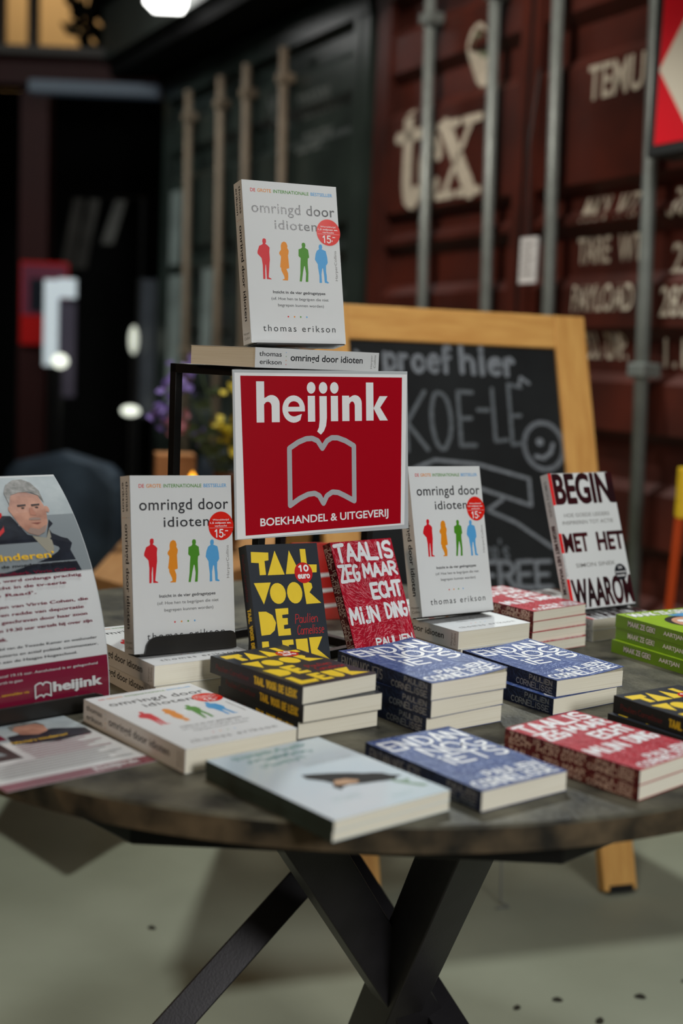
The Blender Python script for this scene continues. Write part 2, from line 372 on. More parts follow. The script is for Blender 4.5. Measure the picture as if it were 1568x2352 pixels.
def art_idiots(title=INK):
    def art(F, sp):
        for s_, a, b, m_ in (('DE', .085, .137, SRED), ('GROTE', .157, .30, SORA), ('INTERNATIONALE', .322, .697, SGRN), ('BESTSELLER', .718, .952, SBLU)):
            F.text(s_, a, .931, b, .952, m_, .012)
        F.text('omringd door', .085, .782, .965, .868, title, .008, sp=1.06)
        F.text('idioten', .315, .706, .765, .765, title, .008, sp=1.08)
        for P, m_, uc in ((MAN1, SRED, .195), (WOM, SORA, .395), (MAN2, SGRN, .60), (MAN3, SBLU, .80)): fig(F, P, m_, uc)
        F.text('Inzicht in de vier gedragstypes', .255, .302, .81, .325, INK, .02)
        F.text('(of: Hoe hen te begrijpen die niet', .235, .262, .84, .285, INK)
        F.text('begrepen kunnen worden)', .30, .222, .785, .245, INK)
        for u, m_ in ((.40, SRED), (.465, SORA), (.53, SGRN), (.595, SBLU)): F.disc(u, .165, .0011, m_)
        F.text('thomas erikson', .13, .072, .895, .112, INK, .002, sp=1.3)
        F.text('HarperCollins', .93, .40, .965, .59, GREYINK, 0, rot=1)
        sp.text('thomas', .58, .80, .82, .97, INK, .008, rot=-1); sp.text('erikson', .18, .80, .42, .965, INK, .008, rot=-1)
        for u, m_ in ((.2, SRED), (.4, SORA), (.6, SGRN), (.8, SBLU)): sp.disc(u, .765, .0006, m_)
        sp.text('omringd door idioten', .28, .14, .74, .73, INK, .014, rot=-1)
        sp.text('Harper', .14, .052, .86, .072, GREYINK); sp.text('Collins', .18, .026, .86, .044, GREYINK)
        m2 = MB(); Q = Face(m2, F.fn, F.w, F.h)
        Q.disc(.885, .705, .0180, STK, 2.2, 36)
        Q.text('Wereldwijd', .80, .733, .965, .746, PAPERWHITE, .005, lay=3); Q.text('1,5 miljoen ex.', .775, .715, .99, .728, PAPERWHITE, .02, lay=3)
        Q.text('verkocht', .82, .70, .945, .711, PAPERWHITE, .005, lay=3); Q.rect(.765, .6935, 1.005, .6945, PAPERWHITE, 3)
        Q.hand('15', .815, .640, .905, .683, PAPERWHITE, .0015, 1, lay=3, jit=0); Q.hand(',', .915, .652, .93, .675, PAPERWHITE, .0011, 1, lay=3, jit=0); Q.rect(.925, .673, .955, .678, PAPERWHITE, 3)
        return [('price_sticker', m2, None)]
    return art
def art_black(F, sp):
    P = dict(T=[(.058,.944),(.296,.934),(.287,.873),(.231,.869),(.231,.759),(.145,.758),(.149,.854),(.047,.859)],
      A=[(.386,.948),(.489,.755),(.254,.755)], A2=[(.586,.947),(.711,.757),(.507,.757)],
      L=[(.743,.955),(.823,.953),(.822,.827),(.962,.824),(.948,.761),(.738,.762)], V=[(.051,.698),(.282,.697),(.156,.528)],
      R=[(.733,.678),(.786,.691),(.853,.675),(.86,.641),(.811,.603),(.961,.513),(.747,.511)],
      D=[(.069,.473),(.173,.471),(.253,.441),(.292,.379),(.261,.321),(.194,.291),(.075,.288)],
      E=[(.301,.488),(.482,.489),(.476,.441),(.388,.438),(.388,.411),(.46,.411),(.453,.36),(.396,.358),(.393,.326),(.481,.328),(.48,.276),(.306,.276)],
      L2=[(.07,.24),(.16,.24),(.16,.13),(.335,.128),(.30,.063),(.055,.06)],
      E2=[(.345,.24),(.50,.24),(.50,.20),(.43,.20),(.43,.175),(.49,.175),(.49,.138),(.43,.138),(.43,.108),(.51,.106),(.51,.063),(.35,.06)],
      U=[(.535,.24),(.70,.24),(.70,.13),(.675,.085),(.62,.063),(.56,.085),(.535,.13)],
      K=[(.725,.245),(.915,.245),(.825,.15),(.985,.062),(.735,.06)])
    for p in P.values(): F.poly(p, YEL)
    F.poly([(.365+.11*cos(a*pi/9), .608+.083*sin(a*pi/9)) for a in range(18)], YEL); F.poly([(.60+.107*cos(a*pi/9), .606+.086*sin(a*pi/9)) for a in range(18)], YEL)
    F.hand('Paulien', .56, .365, .88, .435, SCR, .0009, 4, gap=.15, slant=.05); F.hand('Cornelisse', .57, .275, .95, .345, SCR, .0009, 5, gap=.12, slant=.05)
    sp.hand('Paulien Cornelisse', .3, .56, .62, .93, SCRD, .0009, 6, rot=1, gap=.15)
    sp.hand('TAAL VOOR DE LEUK', .3, .06, .68, .50, YELT, .0023, 7, rot=1, gap=.45)
    m2 = MB(); Q = Face(m2, F.fn, F.w, F.h); Q.disc(.758, .762, .0143, STK2, 2.2, 32)
    Q.hand('10', .69, .776, .83, .82, PAPERWHITE, .0024, 1, lay=3, jit=0); Q.text('euro', .67, .714, .845, .752, PAPERWHITE, .045, lay=3)
    return [('price_sticker', m2, None)]
STK2 = mat('sticker_dark_red', S(196, 26, 30), .3, .5)
fld1 = lambda x, y: 1.2 + 1.6 * sin(3.1 * x + 2 * y) + 1.2 * cos(4 * y - 2 * x)
def art_blue(F, sp):
    F.scribble(PEN, 1300, .006, .00036, 3, fld1); sp.scribble(PEND, 260, .005, .0003, 4, lambda x, y: 1.0 + sin(9 * y))
    H = lambda b, u0, v0, u1, v1, sd, wd=.0044, **k: F.hand(b, u0, v0, u1, v1, LET, wd, sd, **k)
    H('EN', .06, .78, .35, .93, 1); H('DAN', .43, .79, .95, .94, 2); H('NOG', .27, .60, .96, .75, 3, .0044); H('iETS', .26, .42, .95, .565, 4, .0044)
    H('PAULiEN', .33, .165, .93, .235, 5, .0027); H('CORNELiSSE', .05, .04, .95, .135, 6, .0030)
    sp.hand('EN DAN NOG iETS', .25, .50, .8, .95, LETD, .0012, 7, rot=1)
    sp.hand('PAULiEN', .58, .045, .86, .27, LETD, .0012, 8, rot=1); sp.hand('CORNELiSSE', .12, .04, .44, .40, LETD, .0013, 9, rot=1)
def art_red(F, sp):
    F.scribble(CPEN, 1700, .006, .00030, 13, fld1); sp.scribble(CPEND, 200, .005, .0003, 14, lambda x, y: 1.2 + sin(7 * y))
    H = lambda b, u0, v0, u1, v1, sd, wd=.0046, **k: F.hand(b, u0, v0, u1, v1, LET, wd, sd, **k)
    H('TAALiS', .05, .835, .96, .97, 1, .0056); H('ZEG', .045, .665, .345, .79, 2, .0048); H('MAAR', .42, .685, .96, .79, 3, .0046)
    H('ECHT', .48, .50, .96, .62, 4, .0054); H('MijN', .05, .305, .49, .43, 5, .0046); H('DiNG', .63, .32, .97, .44, 6, .0044)
    H('PAULiEN', .36, .10, .95, .16, 7, .0026); H('CORNELiSSE', .10, .02, .95, .08, 8, .0026)
    sp.hand('TAAL iS ZEG MAAR', .52, .38, .88, .96, LETR, .0012, 9, rot=1); sp.hand('ECHT MiJN DiNG', .12, .40, .44, .96, LETR, .0012, 10, rot=1)
    sp.hand('PAULiEN', .54, .05, .88, .30, LETR, .0013, 11, rot=1); sp.hand('CORNELiSSE', .12, .04, .44, .36, LETR, .0013, 12, rot=1)
def art_begin(F, sp):
    F.rect(.93, .765, 1, 1, MAROON, .4)
    F.text('BEGIN', .045, .765, .95, 1.0, MAROON, .045); F.text('MET', .05, .414, .44, .555, MAROON, .04); F.text('HET', .57, .412, 1.0, .553, MAROON, .04)
    F.text('WAAROM', .05, .008, 1.0, .222, MAROON, .045)
    F.text('HOE GOEDE LEIDERS', .135, .672, .85, .70, GREYINK, .004); F.text('INSPIREREN TOT ACTIE', .09, .618, .89, .646, GREYINK, .004)
    F.text('SIMON SINEK', .18, .302, .80, .332, GREYINK, .004)
    for a, b in ((.765, 1), (.414, .558), (.005, .225)): F.rect(0, a, .042, b, BRED, .7)
    F.text('BEGIN MET HET WAAROM', .012, .245, .03, .40, GREYINK, 0, rot=1)
    sp.text('SIMON SINEK', .30, .68, .66, .95, GREYINK, .004, rot=-1); sp.text('BEGIN MET HET WAAROM', .25, .12, .72, .62, MAROON, .05, rot=-1)
    sp.disc(.5, .05, .0062, INK); sp.disc(.5, .05, .0056, WHITE, 2)
    sp.hand('abw', .22, .038, .78, .062, INK, .0006, 2, lay=3) if 'b' in HS and 'w' in HS else sp.text('abw', .25, .04, .75, .06, INK, .01, lay=3)
    m2 = MB(); Q = Face(m2, F.fn, F.w, F.h); Q.disc(.858, .243, .0135, INK, 2.2, 28)
    Q.text('Dé', .83, .268, .89, .288, PAPERWHITE, .02, lay=3); Q.text('internationale', .775, .238, .945, .252, PAPERWHITE, .03, lay=3); Q.text('bestseller', .79, .21, .93, .226, PAPERWHITE, .03, lay=3)
    return [('round_badge', m2, None)]
def art_green(F, sp):
    F.text('MAAK ZE GEK!', .08, .86, .97, .975, INK, .075); F.text('MAAK ZE GEK!', .09, .865, .96, .97, PAPERWHITE, .04, lay=2)
    F.disc(.56, .62, .046, INK, 1, 30, .040); F.disc(.57, .58, .040, SKIN, 2, 30, .040); F.disc(.45, .66, .008, PAPERWHITE, 3); F.disc(.66, .66, .008, PAPERWHITE, 3)
    F.poly([(.50, .84), (.98, .90), (.98, .74), (.80, .70)], SBLU, lay=1.5)
    F.text('AARTJAN', .2, .10, .8, .18, PAPERWHITE, .03, lay=2)
    sp.text('MAAK ZE GEK!', .28, .62, .78, .88, INK, .075, rot=-1); sp.text('MAAK ZE GEK!', .31, .622, .75, .878, PAPERWHITE, .025, rot=-1, lay=2)
    sp.text('AARTJAN', .30, .36, .72, .545, PAPERWHITE, .03, rot=-1, lay=2)
def squiggle(F, u0, v0, u1, v1, mt, wd, seed, lay=1):
    rd = random.Random(seed); n = int((u1 - u0) * F.w / .0016); P = [((u0+(u1-u0)*i/n)*F.w, (v0 + (v1-v0)*rd.random())*F.h) for i in range(n+1)]
    a, f = ribbon(P, wd); F.raw(a, f, mt, lay)
def art_bird(F, sp):
    for i, (a, b, c_, d) in enumerate(((.16,.90,.80,.96),(.20,.82,.76,.88),(.24,.74,.62,.80))): squiggle(F, a, b, c_, d, TEAL, .0016, 40 + i)
    for i, v in enumerate((.668, .645)): squiggle(F, .50, v, .92, v + .012, GREYINK, .0005, 50 + i)
    B_ = [(.34,.50),(.355,.56),(.44,.54),(.55,.505),(.66,.46),(.74,.415),(.80,.395),(.85,.37),(.875,.325),(.935,.29),(.87,.28),(.83,.255),(.77,.27),(.70,.285),(.60,.30),(.50,.325),(.44,.315),(.40,.29),(.385,.34),(.43,.38),(.41,.43)]
    F.poly(B_, mat('bird_black', S(24, 22, 22), .6, .1))
    F.poly([(.42,.36),(.47,.41),(.56,.40),(.62,.35),(.58,.325),(.48,.335)], OLIVE, lay=2)
    F.poly([(.80,.28),(.86,.235),(.93,.24),(.88,.19),(.96,.12),(.90,.11),(.84,.18),(.80,.23)], mat('leaf_green', S(96, 128, 104), .45), lay=1.5)
    for i, (a, b, c_, d) in enumerate(((.22,.20,.46,.222),(.22,.17,.44,.19),(.60,.08,.78,.10))): squiggle(F, a, b, c_, d, TEAL, .0006, 60 + i)

# ------------------------------------------------------------------ large structure
CONC = mat('concrete_floor', S(164, 167, 148), .55, .25, col2=S(140, 143, 124), vscale=1.6, bump=.15, bscale=60)
mb = MB(); mb.box((-6, -2.5, -.1), (6, 14, 0), CONC); structure(mb, 'floor')
DARKW = mat('dark_wall', S(16, 16, 16), .8, .1, var=.3, vscale=2)
mb = MB(); mb.box((-6.1, -2.5, 0), (-6, 14, 6), DARKW); structure(mb, 'wall_left')
mb = MB(); mb.box((-6, 13.9, 0), (6, 14, 6), DARKW); structure(mb, 'wall_back')
mb = MB(); mb.box((-6, 4.5, 6), (6, 14, 6.1), DARKW); structure(mb, 'ceiling')

# containers: local frame, x to the right along the row, -y towards the camera, z above the table top
WS, WC, WY = .4708, .8823, 5.5324
WYAW = math.atan2(-WC, WS)
def wloc(a, b, z): return Vector((.0043 + a * WS - b * WC, WY - a * WC - b * WS, z + TZ))
REDP = mat('container_red_paint', S(82, 33, 22), .5, .4, col2=S(50, 21, 15), vscale=3.5)
GRNP = mat('container_green_paint', S(52, 62, 57), .35, .5, col2=S(36, 43, 40), vscale=3)
RODM = mat('galvanised_rod', S(126, 132, 128), .45, .5, metal=.3, var=.2, vscale=20)
RODB = mat('weathered_rod', S(150, 132, 112), .5, .4, var=.2, vscale=12)
STENC = mat('stencil_paint', S(198, 188, 170), .7, var=.2, vscale=30)
GASK = mat('rubber_gasket', S(14, 14, 14), .6)
PROF = [(-.42, 0), (-.30, 0), (-.27, 1), (-.14, 1), (-.11, 0), (.05, 0), (.08, 1), (.20, 1), (.23, 0), (.38, 0), (.41, 1), (.51, 1), (.55, 0), (.68, 0), (.72, 1), (.84, 1), (.88, 0), (.90, 0), (.93, 1), (.98, 1), (1.01, 0), (1.38, 0), (1.42, 1), (1.52, 1), (1.56, 0), (1.70, 0), (1.74, 1), (1.82, 1), (1.84, 0)]
def depth_at(z):
    for (a, p), (b, q) in zip(PROF, PROF[1:]):
        if a <= z <= b: return .036 * (p + (q - p) * (z - a) / (b - a))
    return 0
def container(name, a0, a1, paint, rods, rodm, lean, seam, label, art):
    root = empty(name, wloc(0, 0, 0), WYAW, label=label, cat='container')
    mb = MB()
    mb.box((a0, .12, -.55), (a1, 5.2, 1.99), paint)
    mb.build('body', root)
    mb = MB(); mb.box((a0, 0, -.55), (a0 + .07, .14, 1.99), paint); mb.build('corner_post', root)
    mb = MB(); mb.box((a1 - .07, 0, -.55), (a1, .14, 1.99), paint); mb.build('corner_post', root)
    mb = MB(); mb.box((a0, -.01, 1.85), (a1, .14, 1.99), paint); mb.build('top_rail', root)
    mb = MB(); mb.box((a0, -.03, -.55), (a1, .14, -.42), paint); mb.build('door_sill', root)
    for k, (x0, x1) in enumerate(((a0 + .07, seam - .012), (seam + .012, a1 - .07))):
        mb = MB()
        for (z0, p), (z1, q) in zip(PROF, PROF[1:]):
            mb.add([(x0+.04, .004 + .036*p, z0), (x1-.04, .004 + .036*p, z0), (x1-.04, .004 + .036*q, z1), (x0+.04, .004 + .036*q, z1)], [(0,1,2,3)], paint)
        mb.box((x0, -.006, -.42), (x0+.05, .09, 1.85), paint); mb.box((x1-.05, -.006, -.42), (x1, .09, 1.85), paint)
        F = Face(mb, lambda u, v, l: (u, .001 + depth_at(v) - l, v), 1, 1)
        art(F, k)
        mb.build('door', root)
    mb = MB(); mb.box((seam - .012, .0, -.42), (seam + .012, .08, 1.85), GASK); mb.build('door_gasket', root)
    for x in rods:
        mb = MB(); f = lambda z: x - lean * (z - .7)
        mb.tube([(f(-.42), -.045, -.42), (f(1.84), -.045, 1.84)], .021, rodm, 12)
        r = mb.build('lock_rod', root, smooth=True)
        for z in (-.36, .42, 1.70):
            mb = MB(); mb.box((f(z) - .036, -.072, z - .022), (f(z) + .036, .0, z + .022), rodm); mb.build('rod_bracket', r, bevel=.006)
    return root
def art_redc(F, k):
    if k == 0:
        for P_, wd in (([(.42,1.372),(.42,1.12),(.435,1.06),(.47,1.045),(.50,1.07)], .07), ([(.34,1.30),(.51,1.30)], .045), (arc(.595,1.165,.062,.105,20,320,14), .048), ([(.54,1.175),(.65,1.21)], .035),
                       ([(.69,1.30),(.88,1.05)], .07), ([(.87,1.30),(.70,1.05)], .028), ([(.65,1.305),(.78,1.305)], .03), ([(.82,1.305),(.93,1.305)], .03), ([(.65,1.045),(.76,1.045)], .03), ([(.80,1.045),(.94,1.045)], .03)):
            v_, f_ = ribbon(P_, wd); F.raw(v_, f_, STENC, 12)
        F.disc(.88, 1.53, .075, STENC, None, 24, .11); F.disc(.88, 1.55, .035, mat('emblem_green', S(120, 128, 104), .7), 6, 20, .06)
    else:
        F.text('TEMU', 1.535, 1.262, 1.80, 1.372, STENC, .02)
        for s_, u0, u1, v0, v1 in (('MAX.  WT.', 1.53, 1.80, .885, .965), ('TARE  WT.', 1.49, 1.82, .755, .84), ('PAYLOAD', 1.52, 1.82, .60, .685), ('CU. CAP.', 1.56, 1.77, .45, .535)): F.text(s_, u0, v0, u1, v1, STENC, .01)
        for s_, v0 in (('30480', .93), ('2200', .77), ('28280', .64), ('1.170', .49)): F.text(s_, 1.94, v0 - .06, 2.15, v0 + .03, STENC, .01)
def art_grnc(F, k):
    if k == 1:
        F.text('2203001', -.62, 1.51, -.25, 1.62, STENC2, .012); F.text('22G1', -.61, 1.35, -.32, 1.45, STENC2, .012)
        F.text('ML', -.96, 1.50, -.76, 1.66, STENC2, .012)
STENC2 = mat('stencil_faint', S(118, 122, 118), .7, var=.3, vscale=30)
container('shipping_container', .13, 2.62, REDP, (.660, 1.090, 1.453, 1.922), RODM, .045, 1.22,
          'dark red steel shipping container with white lettering behind the chalkboard', art_redc)
container('shipping_container', -2.44, .06, GRNP, (-.64, -1.07, -1.41, -1.87), RODB, .04, -1.25 + .02,
          'dark green steel shipping container further back left of the red one', art_grnc)
mb = MB(); mb.box((-2.6, -.05, -.75), (2.75, 5.0, -.56), DARKW)
o = structure(mb, 'trim_1'); o.location = wloc(0, 0, 0); o.rotation_euler = (0, 0, WYAW)
# upper row of dark cladding above the containers
ROOFM = mat('dark_cladding', S(50, 54, 51), .5, .3, var=.15, vscale=3)
mb = MB(); mb.box((-2.7, -.25, 2.02), (2.9, 5.2, 2.10), DARKW); mb.box((-2.7, -.30, 2.10), (2.9, 5.2, 2.42), ROOFM); mb.box((-2.7, -.34, 2.42), (2.9, 5.2, 2.47), DARKW); mb.box((-2.7, -.3, 2.47), (2.9, 5.2, 3.2), ROOFM)
o = structure(mb, 'trim_2'); o.location = wloc(0, 0, 0); o.rotation_euler = (0, 0, WYAW)

def wall_item(name, a, z, wd, ht, th, b, label, cat, fn):
    root = empty(name, wloc(0, 0, 0), WYAW, label=label, cat=cat); fn(root); return root
def f_sign(root):
    mb = MB(); mb.box((2.07, -.20, 1.005), (2.64, -.10, 1.465), GASK); mb.build('sign_frame', root, bevel=.004)
    mb = MB(); F = Face(mb, lambda u, v, l: (2.10 + u, -.201 - l * 3, 1.035 + v), .50, .40)
    F.rect(0, 0, 1, 1, mat('sign_panel_red', S(205, 20, 34), .4), 1); F.poly([(.0, .50), (.30, 1.0), (.92, 1.0), (.62, .5), (.92, 0), (.30, 0)], mat('sign_cream', S(206, 196, 178), .5), lay=3)
    mb.build('sign_face', root)
wall_item('chevron_sign', 0, 0, 0, 0, 0, 0, 'red sign with a cream arrow shape in a black frame, top right', 'sign', f_sign)
def f_plac(root):
    mb = MB(); mb.box((1.345, -.09, .69), (1.435, -.082, .84), PAPERWHITE); F = Face(mb, lambda u, v, l: (1.345 + u, -.0905 - l, .69 + v), .09, .15)
    for i in range(5): F.rect(.12, .82 - i * .16, .85 - .1 * (i % 2), .87 - i * .16, GREYINK, 3)
    mb.build('card', root)
    mb = MB(); mb.tube([(1.38, -.085, .84), (1.34, -.075, 1.15), (1.30, -.02, 1.40)], .004, GASK, 6); mb.build('strap', root)
wall_item('hanging_label', 0, 0, 0, 0, 0, 0, 'small white printed card hanging at the red container door seam', 'label', f_plac)

# ------------------------------------------------------------------ the table
STONE = mat('table_top_laminate', S(100, 96, 80), .5, .3, col2=S(24, 23, 18), vscale=17, bump=.5, bscale=120)
STONE_E = mat('table_edge_band', S(104, 88, 66), .45, .4, col2=S(32, 29, 23), vscale=20)
tcx, tcy, tr = .025, 1.738, .628
table = empty('round_table', (tcx, tcy, 0), label='round table with mottled grey-brown top and black crossed steel legs', cat='table')
mb = MB(); n = 128
pr = [(0, TZ - .0285), (tr - .004, TZ - .0285)]
ring = lambda r, z: [(r * cos(2*pi*k/n), r * sin(2*pi*k/n), z) for k in range(n)]
vs = ring(tr, TZ - .003) + ring(tr - .003, TZ) ; fs = [(k, (k+1)%n, (k+1)%n+n, k+n) for k in range(n)] + [tuple(range(n, 2*n))]
vs += ring(tr - .004, TZ - .028); fs += [tuple(reversed(range(2*n, 3*n)))]
mb.add(vs, fs, STONE); mb.build('table_top', table)
mb = MB(); vs = ring(tr, TZ - .003) + ring(tr, TZ - .027) + ring(tr - .004, TZ - .028)
fs = [((k+1)%n, k, k+n, (k+1)%n+n) for k in range(n)] + [((k+1)%n+n, k+n, k+2*n, (k+1)%n+2*n) for k in range(n)]
mb.add(vs, fs, STONE_E); mb.build('edge_band', table)
a0 = math.atan2(1.222 - 1.74, -.191 - .03); R8 = .565
mb = MB(); mb.prism([(R8 * cos(a0 + k*pi/4), R8 * sin(a0 + k*pi/4)) for k in range(8)], TZ - .072, TZ - .0285, BLACKM); mb.build('support_plate', table, bevel=.002)
LEGM = mat('raw_steel_leg', S(48, 46, 50), .42, .5, metal=.35, var=.3, vscale=18, bump=.1, bscale=300)
def beam(p, q, wd, dp, face_dir):
    p = Vector(p) - Vector((tcx, tcy, 0)); q = Vector(q) - Vector((tcx, tcy, 0)); t = (q - p).normalized()
    p = p + Vector((0, 0, TZ)); q = q + Vector((0, 0, TZ)); q = p + t * ((0.0 - p.z) / t.z)
    f = Vector(face_dir); f = (f - t * f.dot(t)).normalized(); s_ = t.cross(f)
    e0 = p; vs = []
    for base, z in ((p, TZ - .0715), (q, 0.0)):
        for a, b in ((-1,-1),(1,-1),(1,1),(-1,1)):
            v = base + s_ * (wd/2*a) + f * (dp/2*b); v = v + t * ((z - v.z) / t.z); vs.append(tuple(v))
    mb = MB(); mb.add(vs, [(0,3,2,1),(4,5,6,7),(0,1,5,4),(1,2,6,5),(2,3,7,6),(3,0,4,7)], LEGM)
    return mb.build('leg', table, bevel=.002)
beam((-.076,1.424,-.065), (.241,1.917,-.75), .066, .045, (.25,-1,.35))
beam((.183,1.432,-.065), (.056,1.911,-.75), .066, .066, (.5,-.87,0))
beam((-.308,2.414,-.065), (.388,1.484,-.75), .05, .05, (.5,-1,.3))
beam((.272,2.052,-.065), (-.435,1.533,-.75), .045, .045, (.1,-1,.5))

# ------------------------------------------------------------------ books on the table
DI = (.1403, .215, .0254); DB = (.1183, .1755, .0207); DR = (.122, .1711, .0157); DY = (.1118, .1706, .0203)
I0 = book('paperback_book', *DI, WHITE, WHITE, art_idiots(), '')
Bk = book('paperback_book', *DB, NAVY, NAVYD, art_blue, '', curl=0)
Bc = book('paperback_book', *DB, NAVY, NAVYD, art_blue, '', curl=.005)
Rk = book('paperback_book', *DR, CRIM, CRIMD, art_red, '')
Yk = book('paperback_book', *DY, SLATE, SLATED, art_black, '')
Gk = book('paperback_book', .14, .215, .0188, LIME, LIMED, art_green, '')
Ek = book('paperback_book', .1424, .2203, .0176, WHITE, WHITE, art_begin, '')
Pk = book('paperback_book', .1436, .1974, .0102, BIRDC, BIRDS, art_bird, '')
used = set()
def put(proto, *a, **k):
    o = proto if proto not in used else dup(proto)
    used.add(proto); return pose(o, *a, **k)
UP = 'white paperbacks with four coloured figures'
put(I0, -.1456, 1.228, 0, .686, label='white paperback with coloured figures lying alone beside the loose leaflet', group=UP)
put(I0, -.2125, 1.460, .0254, .640, label='white paperback lying directly under the upright left white book', group=UP)
put(I0, -.2115, 1.466, 0, .625, label='white paperback at the bottom of the left white pile', group=UP)
put(I0, -.256, 1.508, .0528, .6164, 1.4258, -.017, label='white paperback standing upright at the left in a black holder', group=UP)
put(I0, .105, 1.7798, .0555, .6626, 1.3322, -.0161, label='white paperback standing upright to the right of the red shop sign', group=UP)
put(I0, .1691, 1.7217, .0254, .6546, label='white paperback lying directly under the upright right white book', group=UP)
put(I0, .1735, 1.7245, 0, .645, label='white paperback lowest in the pile under the right upright white book', group=UP)
put(I0, .0423, 1.7531, .4035, 2.3071, label='white paperback lying flat on top of the black metal frame', group=UP)
If = book('paperback_book', *DI, WHITE, WHITE, art_idiots(FOIL), 'white paperback with shiny title standing on top of everything')
pose(If, -.1388, 1.6918, .4305, .4925, 1.3971, .0271, group=UP)
UB = 'blue scribbled paperbacks'
put(Bk, .1433, 1.1539, 0, .6629, label='single blue scribbled paperback lying at the front table edge', group=UB)
put(Bc, .2705, 1.5079, .0207, .6206, label='upper blue scribbled paperback of the right-hand pair, cover lifting', group=UB)
put(Bk, .2665, 1.500, 0, .665, label='lower blue scribbled paperback of the right-hand pair', group=UB)
put(Bc, .1092, 1.3894, .0414, .6506, label='top blue scribbled paperback of the pile of three', group=UB)
put(Bk, .1100, 1.3910, .0207, .690, label='middle blue scribbled paperback of the pile of three', group=UB)
put(Bk, .1056, 1.3941, 0, .6463, label='bottom blue scribbled paperback of the pile of three', group=UB)
UR = 'red scribbled paperbacks'
put(Rk, .3032, 1.2045, .0157, .7526, label='upper red scribbled paperback of the pair at the front right', group=UR)
put(Rk, .3032, 1.2045, 0, .7526, label='lower red scribbled paperback of the pair at the front right', group=UR)
put(Rk, .2875, 1.829, .0471, .7146, label='topmost red scribbled paperback of the back pile of four', group=UR)
put(Rk, .2880, 1.829, .0314, .705, label='second red scribbled paperback from the top of the back pile', group=UR)
put(Rk, .2870, 1.826, .0157, .690, label='third red scribbled paperback from the top of the back pile', group=UR)
put(Rk, .2855, 1.820, 0, .68, label='lowest red scribbled paperback of the back pile of four', group=UR)
rs = dup(Rk); pose(rs, .0209, 1.652, .0159, .762, 1.1527, -.0114, label='red scribbled paperback standing upright under the shop sign', group=UR); rs.scale = (.96,) * 3
UY = 'black paperbacks with yellow lettering'
put(Yk, -.0341, 1.3537, .0406, .738, label='topmost black paperback with yellow letters in the centre pile of three', group=UY)
put(Yk, -.0326, 1.3535, .0203, .6543, label='middle black paperback with yellow spine letters in the centre pile', group=UY)
put(Yk, -.0379, 1.3576, 0, .6373, label='bottom black paperback in the centre pile of three', group=UY)
put(Yk, .4249, 1.3121, .0203, .60, label='upper black paperback with yellow letters at the right photo edge', group=UY)
put(Yk, .4215, 1.3090, 0, .625, label='lower black paperback of the pair at the right photo edge', group=UY)
ys = dup(Yk); pose(ys, -.1023, 1.5496, .0215, .601, 1.2406, -.0215, label='black paperback with yellow letters standing upright under the shop sign', group=UY); ys.scale = (.95,) * 3
UG = 'green paperbacks at the right'
put(Gk, .5293, 1.6851, .0376, .548, label='topmost green paperback with cartoon cover at the right edge', group=UG)
put(Gk, .5285, 1.6855, .0188, .535, label='middle green paperback of the pile of three', group=UG)
put(Gk, .5240, 1.6800, 0, .545, label='lowest green paperback of the pile of three', group=UG)
UE = 'black, white and red striped paperbacks'
put(Ek, .3578, 1.9657, .0370, .6047, 1.2356, .0064, label='white paperback with huge dark lettering standing upright at back right', group=UE)
put(Ek, .3951, 1.9259, .0176, .6362, label='upper flat paperback under the upright one with huge dark lettering', group=UE)
put(Ek, .3958, 1.9266, 0, .628, label='lower flat paperback under the upright one with huge dark lettering', group=UE)
put(Ek, .5860, 1.3820, 0, .60, label='flat paperback with dark maroon lettering behind the right black pair', group=UE)
UP2 = 'pale blue bird books'
put(Pk, .0049, 1.0621, .0102, .7089, label='upper pale blue paperback with a dark bird at the front edge', group=UP2)
put(Pk, .0040, 1.0640, 0, .700, label='lower thin paperback beneath the pale blue bird book', group=UP2)

# ------------------------------------------------------------------ holders behind the upright books
def holder(src, w, t, label, lip=False, h=.09):
    r = empty('book_holder', label=label, cat='book holder', group='black book holders'); r.matrix_world = src.matrix_world.copy()
    tilt = src.matrix_world.to_euler()
    e = .0012
    mb = MB(); mb.box((.02, .0, -.0025), (w - .02, h, -.0006), BLACKS); mb.build('back_plate', r)
    mb = MB(); mb.box((.006, -.0022, -.0025), (w - .004, -.0004, t + .004), BLACKS); mb.build('ledge', r)
    if lip:
        P = [(.012, -.002), (w - .001, -.002), (w - .001, .012)] + [(w - .009 + .008*cos(a), .012 + .008*sin(a)) for a in (0, .5, 1.0, 1.57)]
        P += [(.030, .020)] + [(.030 - .016*sin(a), .004 + .016*cos(a)) for a in (.4, .8, 1.2, 1.57)]
        mb = MB(); mb.prism(P, t + .003, t + .0045, BLACKS); mb.build('front_lip', r, bevel=.0004)
    return r
hs = {}
for o in list(bpy.data.objects):
    lb = o.get('label', '')
    if o.parent is None and 'standing' in lb: hs[lb] = o
g = lambda k: next(v for n_, v in hs.items() if k in n_)
holder(g('at the left in'), DI[0], DI[2], 'black steel holder with rounded front lip carrying the left upright book', True)
holder(g('to the right of the red shop sign'), DI[0], DI[2], 'black steel holder behind the white book right of the sign')
holder(g('on top of everything'), DI[0], DI[2], 'black steel holder behind the topmost upright book')
holder(g('black paperback with yellow letters standing'), DY[0]*.95, DY[2]*.95, 'black steel holder behind the upright black and yellow book')
holder(g('red scribbled paperback standing'), DR[0]*.96, DR[2]*.96, 'black steel holder behind the upright red scribbled book')
holder(g('huge dark lettering standing'), .1424, .0176, 'black steel holder behind the upright book at back right')

